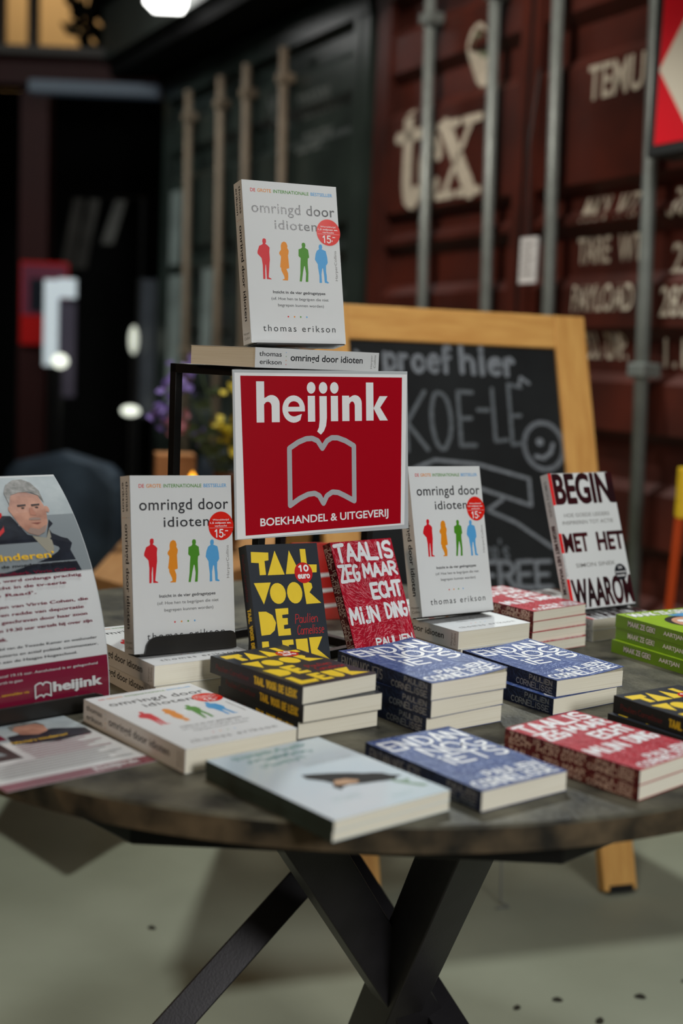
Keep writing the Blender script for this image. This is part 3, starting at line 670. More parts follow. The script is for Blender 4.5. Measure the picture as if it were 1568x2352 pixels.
# ------------------------------------------------------------------ metal frame and shop sign
k_ = 1.03
A = Vector((-.2286, 1.7055)) * k_; yaw = .8304; eg = Vector((cos(yaw), sin(yaw))); gg = Vector((sin(yaw), -cos(yaw)))
Bp = A + gg * .1695 * k_; Cp = Bp + eg * .2075 * k_; Dp = A + eg * .2075 * k_
ztop = .4030
fr = empty('display_frame', (A.x, A.y, TZ), yaw, label='open black steel box frame carrying a flat white book', cat='display stand')
a_, b_ = .2075 * k_, .1695 * k_; q = .0062
def bar(n_, p, r): 
    mb = MB(); mb.box((min(p[0], r[0]) - q, min(p[1], r[1]) - q, min(p[2], r[2]) - q), (max(p[0], r[0]) + q, max(p[1], r[1]) + q, max(p[2], r[2]) + q), BLACKM); mb.build(n_, fr, bevel=.0008)
for (x, y) in ((0, 0), (0, -b_), (a_, -b_), (a_, 0)): bar('post', (x, y, q), (x, y, ztop - q))
for z in (q, ztop - q):
    nm = 'top_bar' if z > .1 else 'base_bar'
    bar(nm, (0, 0, z), (0, -b_, z)); bar(nm, (a_, 0, z), (a_, -b_, z)); bar(nm, (0, -b_, z), (a_, -b_, z)); bar(nm, (0, 0, z), (a_, 0, z))
k = 1.01; sw, sh = .2626, .2135
sg = empty('shop_sign', label='laminated red shop sign with an open book outline below the stacked books', cat='sign')
pose(sg, -.1301 * k, 1.5755 * k, .4206 - .2323 * k, .5606, 1.5036, .0207)
mb = MB(); mb.box((-.002, -.0008, -.0014), (sw + .003, sh + .001, -.0002), LAMI); mb.build('laminate_sheet', sg, bevel=.0003)
mb = MB(); F = Face(mb, lambda u, v, l: (u / 1000, v / 1000, l - .0001), 1, 1); P = lambda pts, m_, lay=2: F.poly(pts, m_, lay=lay)
P([(.8, .1), (4.3, .1), (258.5, 4.8), (264.5, 210.3), (.8, 210.6)], PAPERWHITE, 1); P([(13, 3.9), (252.4, 7), (256.4, 206.1), (9, 206.9)], SIGNRED, 2)
def ar(cx, cy, rx, ry, a0, a1, n=10): return arc(cx, cy, rx, ry, a0, a1, n)
# letters
P([(31.4,147.6),(42.4,147.6),(42.4,171)] + ar(47.9,168,5.5,6,150,0,6) + [(53.4,147.7),(65,147.7)] + ar(53.4,171.5,11.7,11,0,130,8) + [(42.9,178.5),(42.9,199.8),(31.4,199.8)], PAPERWHITE, 3)
e_out = ar(85.9, 164.4, 16.6, 17.4, -38, 0, 3)
P(ar(85.9,164.4,16.8,17.6,-2,180,14)[0:] + ar(85.9,164.4,16.8,17.6,180,305,10) + [(98.0,158.0)] + ar(86.5,163.0,9.5,8.2,300,180,8) + [(77.3,161.2),(102.6,161.2),(102.7,164.4)], PAPERWHITE, 3)
P(ar(86.2,167.5,8.4,7.0,0,180,8) + [(77.8,167.3),(94.6,167.3)], SIGNRED, 4)
P([(107.1,147.8),(118,147.8),(118,181.4),(107.1,181.4)], PAPERWHITE, 3); P([(142.2,148),(153.3,148),(153.3,181.3),(142.2,181.3)], PAPERWHITE, 3)
P([(124.8,181.0),(136,181.0),(136,153),(134.5,142),(131,135),(126.4,130.6),(120.8,134.8),(123.5,140),(124.8,150)], PAPERWHITE, 3)
for x in (112.4, 130.6, 147.8): F.disc(x, 191.8, 6.5, PAPERWHITE, 3, 24, 7.6)
P([(159.8,148),(171,148),(171,171)] + ar(175.4,168,4.2,6,150,0,6) + [(179.6,148),(190.7,148)] + ar(180,171.5,10.7,10.8,0,125,8) + [(171,178.8),(170.6,181.6),(159.8,181.6)], PAPERWHITE, 3)
P([(197.6,148.2),(209.4,148.2),(209.4,199.1),(197.6,199.1)], PAPERWHITE, 3); P([(209.4,164.6),(219.5,148.1),(232.5,148.1),(220.2,165.6),(232.3,180.8),(219.3,180.8)], PAPERWHITE, 3)
bk = [(78.6,113.7),(92.4,121.6),(104,125.6),(113,126.0),(121.4,122.6),(128.4,112.6),(135.5,122.3),(143,126.2),(152,126),(164,122),(177.5,114.8),(177.4,41.2),(162,49),(152,53.5),(143,54.5),(134.5,49.8),(129.2,40.1),(122.9,50.3),(116,53.8),(106,53),(93,48),(78.7,39.6),(78.6,113.7)]
vs, fs = ribbon(bk, 7.0)
F.raw(vs, fs, SIGNGREY, 3)
def skew(body, u0, v0, u1, dv, H, mt, bold):
    vs, fs, _ = glyphs(body, bold); F.raw([(u0 + (u1-u0)*a, v0 + dv*a + H*b, c) for a, b, c in vs], fs, mt, 3)
skew('BOEKHANDEL & UITGEVERIJ', 34.4, 11.4, 232.2, 3.0, 13.6, PAPERWHITE, .02)
mb.build('printed_sheet', sg)
mb = MB(); mb.box((.002, sh - .012, -.0040), (.012, sh + .002, -.0016), BLACKS); mb.build('clip', sg)

# ------------------------------------------------------------------ curved poster and flat leaflet
PX, PY, PZ, PYAW, PA, PB = -.267, 1.4689, .0086, .7416, .058, 3.016
PSKY = mat('print_sky', S(176, 184, 186), .3, .5, col2=S(150, 160, 164), vscale=30)
PSEA = mat('print_water', S(128, 136, 140), .3, .5); PJAC = mat('print_jacket', S(38, 42, 52), .3, .5, col2=S(26, 28, 36), vscale=60)
PFACE = mat('print_face', S(196, 146, 124), .3, .5, col2=S(150, 104, 88), vscale=45); PHAIR = mat('print_hair', S(150, 148, 144), .3, .5, col2=S(96, 94, 90), vscale=160)
PDRK = mat('print_dark', S(52, 40, 38), .3); PGRY = mat('print_grey', S(210, 212, 212), .22, .6, coat=.6)
PMAR = mat('print_maroon', S(122, 22, 52), .22, .6, coat=.6); PTXT = mat('print_maroon_text', S(112, 24, 48), .3); PYLW = mat('print_yellow', S(232, 184, 44), .3)
PINK = mat('print_ink', S(40, 40, 44), .3)
_S = [(0, 0)]
for i in range(64):
    s_ = (i + .5) * .31 / 64; l = PA + PB * s_; _S.append((_S[-1][0] + sin(l) * .31 / 64, _S[-1][1] + cos(l) * .31 / 64))
def pfn(u, v, l):                            # local frame of the poster: x along the sheet, y to the back
    t = max(0, min(63.999, v / .31 * 64)); i = int(t); f = t - i
    b = _S[i][0] * (1 - f) + _S[i+1][0] * f; z = _S[i][1] * (1 - f) + _S[i+1][1] * f; a = PA + PB * v
    return (u, b - cos(a) * l * 3, z + sin(a) * l * 3)
def poster_art(F, full):
    W, H = .21, .297; N = 40
    def rr(u0, v0, u1, v1, m_, lay): F.rect(u0 / W, v0 / H, u1 / W, v1 / H, m_, lay, 1, max(1, int((v1 - v0) / .006)))
    rr(0, 0, W, H, PGRY, 1); rr(.0, .155, W, H - .002, PSKY, 2); rr(.0, .155, W, .232, PSEA, 3); rr(0, 0, W, .051, PMAR, 2)
    pl = lambda P, m_, lay: F.poly(P, m_, rel=False, lay=lay)
    pl([(.09, .155), (.09, .20), (.104, .222), (.1164, .2341), (.1269, .2334), (.140, .206), (.1626, .200), (.1743, .2254), (.1938, .1909), (.1887, .1823), (.196, .155)], PJAC, 4)
    pl([(.103, .24), (.117, .238), (.112, .212), (.103, .205)], STK2, 4.5)
    pl([(.1329,.262),(.129,.236),(.134,.219),(.142,.2076),(.153,.2035),(.163,.208),(.171,.2203),(.1762,.240),(.1735,.262),(.155,.27)], PFACE, 5)
    F.disc(.1308 / W, .2415 / H, .0035, PFACE, 5, 12, .006); F.disc(.1775 / W, .2405 / H, .0028, PFACE, 5, 12, .005)
    pl([(.1315,.250),(.131,.268),(.138,.281),(.150,.289),(.1625,.290),(.172,.284),(.178,.270),(.1775,.250),(.174,.262),(.165,.268),(.150,.268),(.138,.264),(.134,.256)], PHAIR, 6)
    for x in (.1465, .1648): pl([(x-.006,.2455),(x+.005,.2465),(x+.0055,.2490),(x-.006,.2485)], PDRK, 7); F.disc(x / W, .2435 / H, .0022, PDRK, 7, 10, .0012)
    pl([(.1545,.243),(.1585,.243),(.1605,.2325),(.1525,.2325)], mat('print_nose', S(176, 120, 100), .3), 6.5)
    pl([(.148,.2255),(.1645,.2252),(.163,.2280),(.156,.2290),(.149,.2280)], mat('print_stubble', S(150, 128, 118), .3), 6.5); pl([(.149,.2215),(.1635,.2215),(.157,.2190)], mat('print_lips', S(132, 78, 70), .3), 7)
    pl([(.140,.209),(.153,.2035),(.163,.208),(.168,.218),(.157,.2120),(.146,.2150)], mat('print_stubble', S(150, 128, 118), .3), 6.2)
    pl([(.145,.204),(.1626,.200),(.170,.212),(.168,.185),(.160,.178)], mat('print_collar', S(150, 146, 132), .3), 4.6)
    T = lambda b, u0, u1, v, h, m_, bd=.005: F.text(b, u0 / W, v / H, u1 / W, (v + h) / H, m_, bd, lay=8)
    T("‘Virrie’s kinderen’", .012, .1656, .1735, .0085, PYLW, .02)
    T('en het verhaal van de moeder en groot-', .012, .186, .1635, .0048, PINK, .02)
    T('vader van Robert Oudkerk, Virrie Cohen', .012, .1877, .1545, .0048, PTXT, .02)
    T('en David Cohen, werd onlangs prachtig', .012, .1931, .1465, .0048, PTXT, .02); T('in beeld gebracht in de tv-serie', .012, .1708, .1385, .0048, PTXT, .02); T('‘De Joodse Raad’.', .012, .130, .1300, .0048, PTXT, .02)
    T('De herinneringen van Virrie Cohen, die', .012, .1948, .1165, .0048, PTXT, .02); T('honderd kinderen redde van deportatie', .012, .1872, .1075, .0048, PTXT, .02)
    T('naar de kampen, geschreven door haar zoon', .012, .1902, .0990, .0048, PTXT, .02); T('Dinsdag 1 mei om 19.30 uur vertelt hij over zijn', .012, .1952, .0900, .0048, PTXT, .02); T('boek.', .065, .0842, .0810, .0045, PTXT, .02)
    T('Hij is politicus, was lid van de Tweede Kamer en wethouder', .012, .1984, .0705, .0038, PINK); T('namens de PvdA, huisarts en actief politiek commentator,', .012, .1989, .0630, .0038, PINK); T('rector verbonden aan de Haagse Hogeschool.', .012, .1702, .0560, .0038, PINK)
    T('1 mei inloop vanaf 19.15 uur. Aansluitend is er gelegenheid', .03, .1954, .0405, .0036, PGRY); T('in gesprek te gaan', .055, .0975, .0335, .0036, PGRY)
    T('gratis, aanmelden via', .055, .1049, .0195, .0036, PYLW); T('heijink', .135, .2004, .0135, .0150, PGRY, .045)
    a, f = ribbon([(.1125 + (x - 78) * .00020, .0130 + (y - 40) * .00019) for x, y in bk], .0018); F.raw(a, f, PGRY, 8)
ps = empty('information_poster', (PX, PY, PZ + TZ), PYAW, label='glossy curved poster with a grey-haired man standing at the far left', cat='poster')
# the sheet's right edge sits at the origin
mb = MB(); N = 40
vs = []; 
for lft in (0, .0012):
    for i in range(N + 1):
        for u in (-.2115, .0015):
            v = -.001 + .300 * i / N; x, y, z = pfn(u, max(0, v), 0); aa = PA + PB * max(0, v); vs.append((x, y + cos(aa) * (lft + .0004), z - sin(aa) * (lft + .0004)))
M2 = (N + 1) * 2; fs = []
for i in range(N): a = 2 * i; fs += [(a, a+1, a+3, a+2), (M2+a+1, M2+a, M2+a+2, M2+a+3), (a+1, M2+a+1, M2+a+3, a+3), (M2+a, a, a+2, M2+a+2)]
fs += [(0, M2, M2+1, 1), (2*N, 2*N+1, M2+2*N+1, M2+2*N)]
mb.add(vs, fs, LAMI); mb.build('clear_sleeve', ps, smooth=False)
mb = MB(); F = Face(mb, lambda u, v, l: pfn(u - .21, v, l), .21, .297); poster_art(F, True); mb.build('printed_sheet', ps)
mb = MB(); mb.box((-.20, -.016, -.0085), (-.012, .05, -.0045), BLACKS); mb.build('stand_base', ps, bevel=.001)
mb = MB(); mb.prism([(-.20, -.008), (-.012, -.008), (-.013, .002), (-.018, .009), (-.028, .012), (-.20, .012)], .0, .004, BLACKS, fn=lambda p: (p[0], -.012 - p[2], p[1])); mb.build('stand_lip', ps, bevel=.0006)

lf = MB(); LW, LH = .168, .197
lf.box((0, 0, 0), (LW, LH, .0004), PGRY)
F = Face(lf, lambda u, v, l: (u, v, .0004 + l), LW, LH)
F.rect(0, 0, 1, .10, PMAR, 1); F.rect(0, .70, 1, 1, PSKY, 1); F.rect(0, .74, .44, .95, PMAR, 2)
F.poly([(.42,.64),(.46,.78),(.58,.80),(.80,.80),(.98,.72),(.97,.62),(.7,.58)], PJAC, lay=3); F.poly([(.56,.78),(.55,.90),(.62,.95),(.73,.95),(.78,.88),(.75,.78),(.66,.74)], PFACE, lay=4)
F.poly([(.54,.86),(.56,.95),(.66,.985),(.77,.95),(.79,.87),(.74,.93),(.6,.93)], PHAIR, lay=5); F.poly([(.0,.42),(.36,.42),(.36,.70),(.0,.70)], PDRK, lay=2); F.poly([(.1,.50),(.3,.50),(.26,.62),(.14,.64)], PSEA, lay=3)
F.text('heijink', .60, .02, .92, .085, PGRY, .04, lay=3); F.text("‘Virrie’s kinderen’", .42, .645, .82, .68, PYLW, .02, lay=6); F.text('uitgelezen!', .02, .76, .38, .82, PYLW, .03, lay=4); F.text('samen lezen', .02, .86, .36, .92, PGRY, .03, lay=4)
for i in range(13): F.rect(.42 if i < 7 else .06, .60 - i * .036, .95 - .07 * ((i * 7) % 3), .61 - i * .036, GREYINK if i > 6 else PTXT, 3)
o = lf.build('leaflet'); tag(o, 'loose printed leaflet with maroon band lying flat at the left front', 'leaflet'); pose(o, -.3044, 1.1528, .0003, .7237)

# small dark and red things behind the row of upright books
mb = MB(); mb.lathe([(0, 0), (.024, .001), (.030, .012), (.030, .028), (.024, .040), (.012, .044), (0, .044)], mat('black_rubber', S(18, 18, 18), .5), 24)
o = mb.build('cable_reel', smooth=True); o.location = (-.335, 1.665, TZ); tag(o, 'small round black object on the table behind the left white books', 'reel')
mb = MB()
RC = mat('red_plastic', S(214, 34, 18), .2, .6, coat=.5, col2=S(190, 24, 14), vscale=12)
mb.box((0, 0, 0), (.14, .012, .125), RC); F = Face(mb, lambda u, v, l: (u, -l, v), .14, .125)
for i in range(3): F.poly([(.02, .12 + i*.2), (.98, .22 + i*.2), (.98, .25 + i*.2), (.02, .18 + i*.2)], PAPERWHITE, lay=2)
o = mb.build('packet', bevel=.002); tag(o, 'glossy red packet with white stripes behind the two upright small books', 'packet'); o.matrix_world = Matrix.Translation((-.070, 1.985, TZ)) @ Matrix.Rotation(.35, 4, 'Z') @ Matrix.Rotation(-.18, 4, 'X')

# ------------------------------------------------------------------ chalkboard
cb = empty('chalkboard', label='wooden A-frame chalkboard with handwritten chalk text behind the table', cat='chalkboard')
bm4 = Matrix.Rotation(.3136, 4, 'Z') @ Matrix.Rotation(1.2535, 4, 'X'); bm4.translation = Vector((.0349, 2.5488, 0.002)); cb.matrix_world = bm4
W_, H_, T_ = .692, 1.35, .03
for x in (0, W_ - .083):
    mb = MB(); mb.box((x, .0, 0), (x + .083, H_, T_), WOOD); mb.build('stile', cb, bevel=.003)
WOODH = mat('pine_rail', S(222, 170, 96), .5, .3, col2=S(204, 148, 78), vscale=9, stretch=(1.2, 9, 9))
for y in (H_ - .083, .42):
    mb = MB(); mb.box((.083, y, 0.001), (W_ - .083, y + .083, T_ - .001), WOODH); mb.build('rail', cb, bevel=.003)
mb = MB(); mb.box((.08, .50, .008), (W_ - .08, H_ - .08, .02), CHALKB)
F = Face(mb, lambda u, v, l: (u, v, .0202 + l * 2), 1, 1)
h_ = lambda b, u0, v0, u1, v1, wd, sd, m_=CHALK, **k: F.hand(b, u0, v0, u1, v1, m_, wd, sd, **k)
h_('proef', .170, 1.198, .335, 1.262, .012, 1, gap=.3); h_('hier', .362, 1.198, .500, 1.262, .013, 2, gap=.35)
h_('K', .212, 1.01, .262, 1.15, .010, 3, CHALKD); h_('O', .276, 1.015, .325, 1.15, .010, 4, CHALKD); h_('E', .346, 1.02, .382, 1.15, .010, 5, CHALKD)
h_('-', .392, 1.06, .424, 1.155, .010, 6, CHALKD); h_('L', .434, 1.037, .464, 1.163, .009, 7, CHALKD); h_('E', .477, 1.03, .510, 1.17, .009, 8, CHALKD)
for r in (.050, .052): vs, fs = ribbon(arc(.558, 1.025, r, r * 1.12, 0, 360, 26), .009); F.raw(vs, fs, CHALK)
vs, fs = ribbon([(.535, 1.00), (.555, .995), (.575, 1.01), (.582, 1.03)], .01); F.raw(vs, fs, CHALK); F.disc(.548, 1.035, .010, CHALK, 2, 10)
for P_ in ([(.20, .955), (.277, .987), (.385, .978), (.512, .945), (.512, .881), (.381, .922), (.22, .935)], [(.40, .87), (.47, .84), (.53, .80), (.56, .78)], [(.40, .87), (.44, .895)], [(.21, .90), (.21, .86), (.37, .845)], [(.36, .67), (.55, .672)], [(.512, 1.27), (.53, 1.28)], [(.505, 1.170), (.512, 1.192), (.532, 1.178)], [(.10, 1.24), (.13, 1.21)]):
    vs, fs = ribbon(P_, .008); F.raw(vs, fs, CHALK if P_[0][1] > .68 else CHALKD)
h_('FREE', .372, .690, .548, .748, .010, 9); h_("uro's", .37, .755, .445, .80, .006, 10, CHALKD)
mb.build('slate_panel', cb)
for x in (.03, W_ - .07):
    mb = MB(); mb.box((x, H_ - .02, -.012), (x + .04, H_ + .008, .002), BLACKM); mb.build('hinge', cb)
rear = MB(); # rear half leaning the other way
M_ = Matrix.Rotation(2 * (pi / 2 - 1.2535), 4, 'X')
for x in (0, W_ - .083):
    mb = MB(); mb.box((x, -H_, -T_), (x + .083, 0, 0), WOOD, fn=lambda p: tuple(Vector((0, H_, -.004)) + M_ @ Vector(p))); mb.build('rear_leg', cb, bevel=.003)
mb = MB(); mb.box((.083, -H_ + .45, -.022), (W_ - .083, -.05, -.008), CHALKB, fn=lambda p: tuple(Vector((0, H_, -.004)) + M_ @ Vector(p))); mb.build('rear_panel', cb)
for x in (.01, W_ - .07):
    mb = MB(); mb.box((x, -.004, .0), (x + .06, .012, T_ + .001), BLACKS); mb.build('rubber_foot', cb)
mb = MB(); mb.tube([(.383, 2.75, .34), (.384, 2.70, .15), (.383, 2.645, .006), (.40, 2.63, .003), (.37, 2.62, .003)], .0022, mat('grey_cord', S(120, 122, 118), .6), 6)
tag(mb.build('cord', smooth=True), 'thin grey cord hanging down to the floor under the chalkboard', 'cord')

# ------------------------------------------------------------------ lounge furniture behind
DENIM = mat('navy_upholstery', S(70, 86, 102), .6, .4, col2=S(34, 44, 56), vscale=4, bump=.3, bscale=40)
def armchair(x, y, rz, label, s=1.0):
    r = empty('armchair', (x, y, 0), rz, label=label, cat='armchair', group='navy armchairs')
    mb = MB(); mb.box((-.33, -.30, .16), (.33, .26, .42), DENIM); o = mb.build('seat', r, bevel=.05)
    P = [(-.36, .14), (-.36, .62)] + [(-.24 + .12*cos(a), .74 + .12*sin(a)) for a in (2.9, 2.4, 1.9)] + [(0, .90)] + [(.24 + .12*cos(a), .74 + .12*sin(a)) for a in (1.2, .7, .2)] + [(.36, .62), (.36, .14)]
    mb = MB(); mb.prism(P, .16, .30, DENIM, fn=lambda p: (p[0], p[2], p[1])); mb.build('backrest', r, bevel=.04)
    for sx in (-1, 1):
        mb = MB(); mb.box((sx*.38-.06, -.30, .14), (sx*.38+.06, .24, .58), DENIM); mb.build('armrest', r, bevel=.04)
        for sy in (-.26, .26):
            mb = MB(); mb.tube([(sx*.33, sy, .16), (sx*.36, sy*1.1, 0)], [.018, .012], BLACKM, 8); mb.build('leg', r)
    r.scale = (.62 * s, .8 * s, .92 * s)
    return r
armchair(-.93, 4.55, 2.95, 'navy armchair with rounded back behind the poster', .98)
armchair(-.36, 4.95, 3.3, 'navy armchair further back, behind the yellow flowers', 1.02)
TAN = mat('plywood', S(196, 146, 96), .5, .3, col2=S(176, 126, 78), vscale=5, stretch=(1, 6, 1))
r = empty('low_table', (-.624, 3.141, 0), 1.62, label='low light-brown wooden table behind the books', cat='table')
Z5 = TZ - .15
pts = [(-.624, 3.141), (-.42, 2.93), (.30, 3.62), (.085, 4.294), (-.653, 3.9)]
mb = MB(); mb.prism([(-.624,3.141),(-.43,2.93),(.02,4.05),(-.05,4.35),(-.66,3.95)], Z5 - .04, Z5, TAN, fn=lambda p: tuple(Matrix.Rotation(-1.62, 3, 'Z') @ Vector((p[0]+.624, p[1]-3.141, p[2])))); mb.build('table_top', r)
for px, py in ((-.58, 3.16), (-.44, 3.02), (-.03, 4.05), (-.08, 4.27), (-.60, 3.90)):
    mb = MB(); mb.box((px-.02, py-.02, 0), (px+.02, py+.02, Z5-.04), TAN, fn=lambda p: tuple(Matrix.Rotation(-1.62, 3, 'Z') @ Vector((p[0]+.624, p[1]-3.141, p[2])))); mb.build('leg', r)
KR = mat('kraft_card', S(176, 122, 78), .7, .2, var=.12, vscale=20)
mb = MB(); mb.box((-.055, -.05, 0), (.06, .05, .27), KR); o = mb.build('carton', bevel=.003); o.location = (-.50, 3.72, Z5); o.rotation_euler = (0, 0, .2); tag(o, 'upright brown cardboard carton on the low table', 'carton')
r = empty('tea_light', (-.405, 3.40, Z5), label='glowing amber tea light beside the cardboard carton', cat='candle')
mb = MB(); mb.lathe([(0, 0), (.026, 0), (.030, .20), (.027, .20), (.024, .006), (0, .006)], mat('amber_glass', S(150, 80, 20), .2), 20); mb.build('glass_holder', r, smooth=True)
mb = MB(); mb.lathe([(0, .17), (.016, .19), (.018, .21), (.010, .235), (0, .25)], mat('flame', S(255, 150, 20), .5, emit=(1, .42, .03, 1), es=2.2), 14); mb.build('flame', r, smooth=True)
r = empty('flower_vase', (-.34, 3.62, Z5), label='brown glass vase with yellow and purple flowers on the low table', cat='vase')
mb = MB(); mb.lathe([(0, 0), (.04, 0), (.055, .05), (.05, .13), (.028, .19), (.034, .23), (.028, .23), (.0, .20)], mat('brown_glass', S(90, 48, 22), .12, .7), 24); mb.build('vase', r, smooth=True)
rd = random.Random(5)
LEAF = mat('foliage', S(60, 76, 40), .6, var=.3, vscale=30); YF = mat('yellow_petal', S(210, 184, 36), .6, var=.2, vscale=60); PF = mat('purple_petal', S(122, 98, 168), .6, var=.2, vscale=60); PK = mat('pink_petal', S(170, 100, 110), .6)
def blossom(dx, dz, m_, rr):
    dy = rd.uniform(-.05, .05); mb = MB(); mb.tube([(0, 0, .2), (dx*.5, dy*.5, .2 + dz*.6), (dx, dy, .2 + dz)], .003, LEAF, 5)
    for t_ in (.5, .75): mb.add([(dx*t_, dy*t_, .2+dz*t_), (dx*t_+.035, dy, .2+dz*t_+.02), (dx*t_+.06, dy, .2+dz*t_+.0), (dx*t_+.03, dy, .2+dz*t_-.012)], [(0,1,2,3)], LEAF)
    st = mb.build('stem', r); mb = MB()
    for _ in range(26):
        c_ = Vector((dx, dy, .2 + dz)) + Vector((rd.gauss(0, 1), rd.gauss(0, 1), rd.gauss(0, 1))) * rr * .45; a = Vector((rd.gauss(0,1), rd.gauss(0,1), rd.gauss(0,1))).normalized() * rr * .35; b = a.orthogonal() * .6
        mb.add([c_ - a, c_ - b, c_ + a, c_ + b], [(0,1,2,3)], m_)
    mb.build('blossom', st)
for dx, dz, m_, rr in ((.03,.28,YF,.04),(.09,.20,YF,.045),(-.01,.15,YF,.04),(.05,.10,YF,.045),(.13,.12,YF,.04),(.10,.30,YF,.03),(-.13,.29,PF,.045),(-.17,.20,PF,.045),(-.13,.17,PK,.035),(-.07,.13,PF,.025),(-.09,.34,PF,.03)): blossom(dx, dz, m_, rr)

# ------------------------------------------------------------------ far hall on the left
STEEL = mat('oxide_steel', S(52, 12, 10), .6, .3, var=.2, vscale=3)
r = empty('mezzanine_beam', (0, 7.9, 0), label='dark red steel beam with grey top edge below the upper floor', cat='beam')
mb = MB(); mb.box((-5, -.1, 1.98+TZ-.02), (-1.2, .1, 2.12+TZ), STEEL); mb.build('web', r)
mb = MB(); mb.box((-5, -.16, 2.12+TZ), (-1.2, .16, 2.17+TZ), mat('flange_grey', S(70, 64, 60), .6)); mb.build('flange', r)
mb = MB(); mb.box((-1.93, 7.62, 1.88+TZ), (-1.17, 7.72, 1.955+TZ), mat('tube_grey', S(90, 98, 108), .5, emit=S(110, 125, 145), es=.05)); tag(mb.build('tube_light', bevel=.01), 'long grey-blue tube light hanging under the red beam', 'lamp')
mb = MB(); mb.box((-2.03, 7.85, 0), (-1.86, 8.0, 1.98+TZ-.02), STEEL); tag(mb.build('steel_column'), 'dark red steel column behind the red notice', 'column')
r = empty('notice_board', (0, 7.815, 0), label='red and purple notice hung on the dark red column', cat='notice')
mb = MB(); mb.box((-2.01, 0, .42+TZ), (-1.72, .03, .92+TZ), mat('notice_red', S(196, 18, 16), .4)); mb.build('panel', r)
mb = MB(); mb.box((-2.00, -.004, .60+TZ), (-1.73, -.001, .90+TZ), mat('notice_purple', S(120, 52, 74), .5)); mb.box((-1.95, -.007, .62+TZ), (-1.84, -.005, .82+TZ), PJAC); mb.build('print', r)
GLARE = mat('glare_glow', S(200, 208, 214), .4, emit=(.75, .85, .9, 1), es=.42)  # glowing shape stands in for a bright window reflection, pole added to carry it
r = empty('window_glare', (0, 7.5, 0), label='bright white angular window reflection, built as a glowing shape beside the red notice', cat='reflection')
mb = MB(); mb.box((-1.79, 0, .30+TZ), (-1.71, .05, .80+TZ), GLARE); mb.build('glare_upright', r); mb = MB(); mb.tube([(-1.75, .025, 0), (-1.75, .025, .30+TZ)], .012, BLACKM, 8); mb.build('added_pole', r); mb = MB(); mb.box((-1.71, 0, .70+TZ), (-1.61, .05, .81+TZ), GLARE); mb.build('glare_crosspiece', r)
mb = MB(); mb.box((-1.71, .03, .12+TZ), (-1.61, .06, .69+TZ), mat('mauve_panel', S(84, 76, 92), .5)); mb.build('panel', r)
def globe(x, z, y, rx, rz, label, es=1.6):
    r = empty('globe_lamp', (x, y, z + TZ), label=label, cat='lamp', group='small globe lamps at the far left')
    mb = MB(); mb.lathe([(0, -rz)] + [(rx * cos(a), rz * sin(a)) for a in (-1.2, -.8, -.4, 0, .4, .8, 1.2)] + [(0, rz)], mat('globe_glow_%d' % int(es*10), S(240, 240, 220), .4, emit=(.95, 1, .86, 1), es=es), 18); mb.build('globe', r, smooth=True)
    mb = MB(); mb.tube([(0, 0, -rz), (0, 0, -z - TZ + .01)], .012, BLACKM, 8); mb.build('stand', r)
    mb = MB(); mb.lathe([(0, 0), (.05, 0), (.05, .015), (0, .02)], BLACKM, 16, (0, 0, -z - TZ)); mb.build('base', r)
globe(-1.645, .332, 7.3, .045, .04, 'round white globe lamp under the white window reflection', 1.3)
globe(-1.302, .472, 7.75, .028, .085, 'tall pale lamp above the small low globe lamp', .55)
globe(-1.27, .055, 7.5, .055, .03, 'flattened low globe lamp left of the green container', 1.2)
GL = mat('grey_glass_door', S(88, 92, 100), .25, .5, var=.4, vscale=3)
for i, (xa, xb, za, zb, lb) in enumerate(((-1.30, -1.20, .0, .85, 'narrow grey glazed panel behind the tall pale lamp'), (-1.13, -1.06, -.2, 1.3, 'tall narrow grey glazed panel next to the green container'))):
    r = empty('glazed_panel', (0, 7.95, 0), label=lb, cat='panel'); mb = MB(); mb.box((xa, 0, za+TZ), (xb, .03, zb+TZ), GL); mb.build('pane', r)
    mb = MB(); mb.box((xa-.015, -.01, 0), (xa, .04, zb+TZ), GASK); mb.box((xb, -.01, 0), (xb+.015, .04, zb+TZ), GASK); mb.build('frame', r)
mb = MB(); mb.box((-5.5, 9.0, 0), (-.9, 9.1, 2.9), DARKW); structure(mb, 'trim_3')
UPW = mat('upper_wall_beige', S(206, 166, 112), .8, .2, var=.1, vscale=1.5)
mb = MB(); mb.box((-5.5, 10.9, 2.9), (-.6, 11.0, 5.9), UPW); structure(mb, 'wall_upper')
for x, lb in ((-2.17, 'left slim dark post of the upper floor railing'), (-1.97, 'right slim dark post of the upper floor railing')):
    mb = MB(); mb.box((x - .03, 7.87, 2.18 + TZ), (x + .03, 7.93, 3.6 + TZ), mat('railing_brown', S(58, 44, 30), .6)); tag(mb.build('railing_post'), lb, 'post', 'upper floor railing posts')
r = empty('climbing_plant', (-1.36, 8.25, 2.17 + TZ), label='dark leafy plant on the upper floor beside the bright lamp', cat='plant')
mb = MB(); mb.lathe([(0, 0), (.14, 0), (.18, .16), (.16, .16), (0, .14)], DARKW, 16); mb.build('pot', r)
mb = MB(); LD = mat('dark_leaf', S(26, 26, 18), .7, var=.4, vscale=20)
for _ in range(420):
    c_ = Vector((max(-.42, rd.gauss(0, .24)), rd.gauss(0, .15), .12 + abs(rd.gauss(0, .45)))); a = Vector((rd.gauss(0,1), rd.gauss(0,1), rd.gauss(0,1))).normalized() * .09; b = a.orthogonal() * .45; mb.add([c_ - a, c_ - b, c_ + a, c_ + b], [(0,1,2,3)], LD)
mb.build('foliage', r)
r = empty('high_bay_lamp', (-1.04, 6.5, 2.19 + TZ), label='very bright white hanging hall lamp at the top left', cat='lamp')
GLOW = mat('lamp_glow', S(255, 255, 255), .4, emit=(1, 1, .97, 1), es=6)
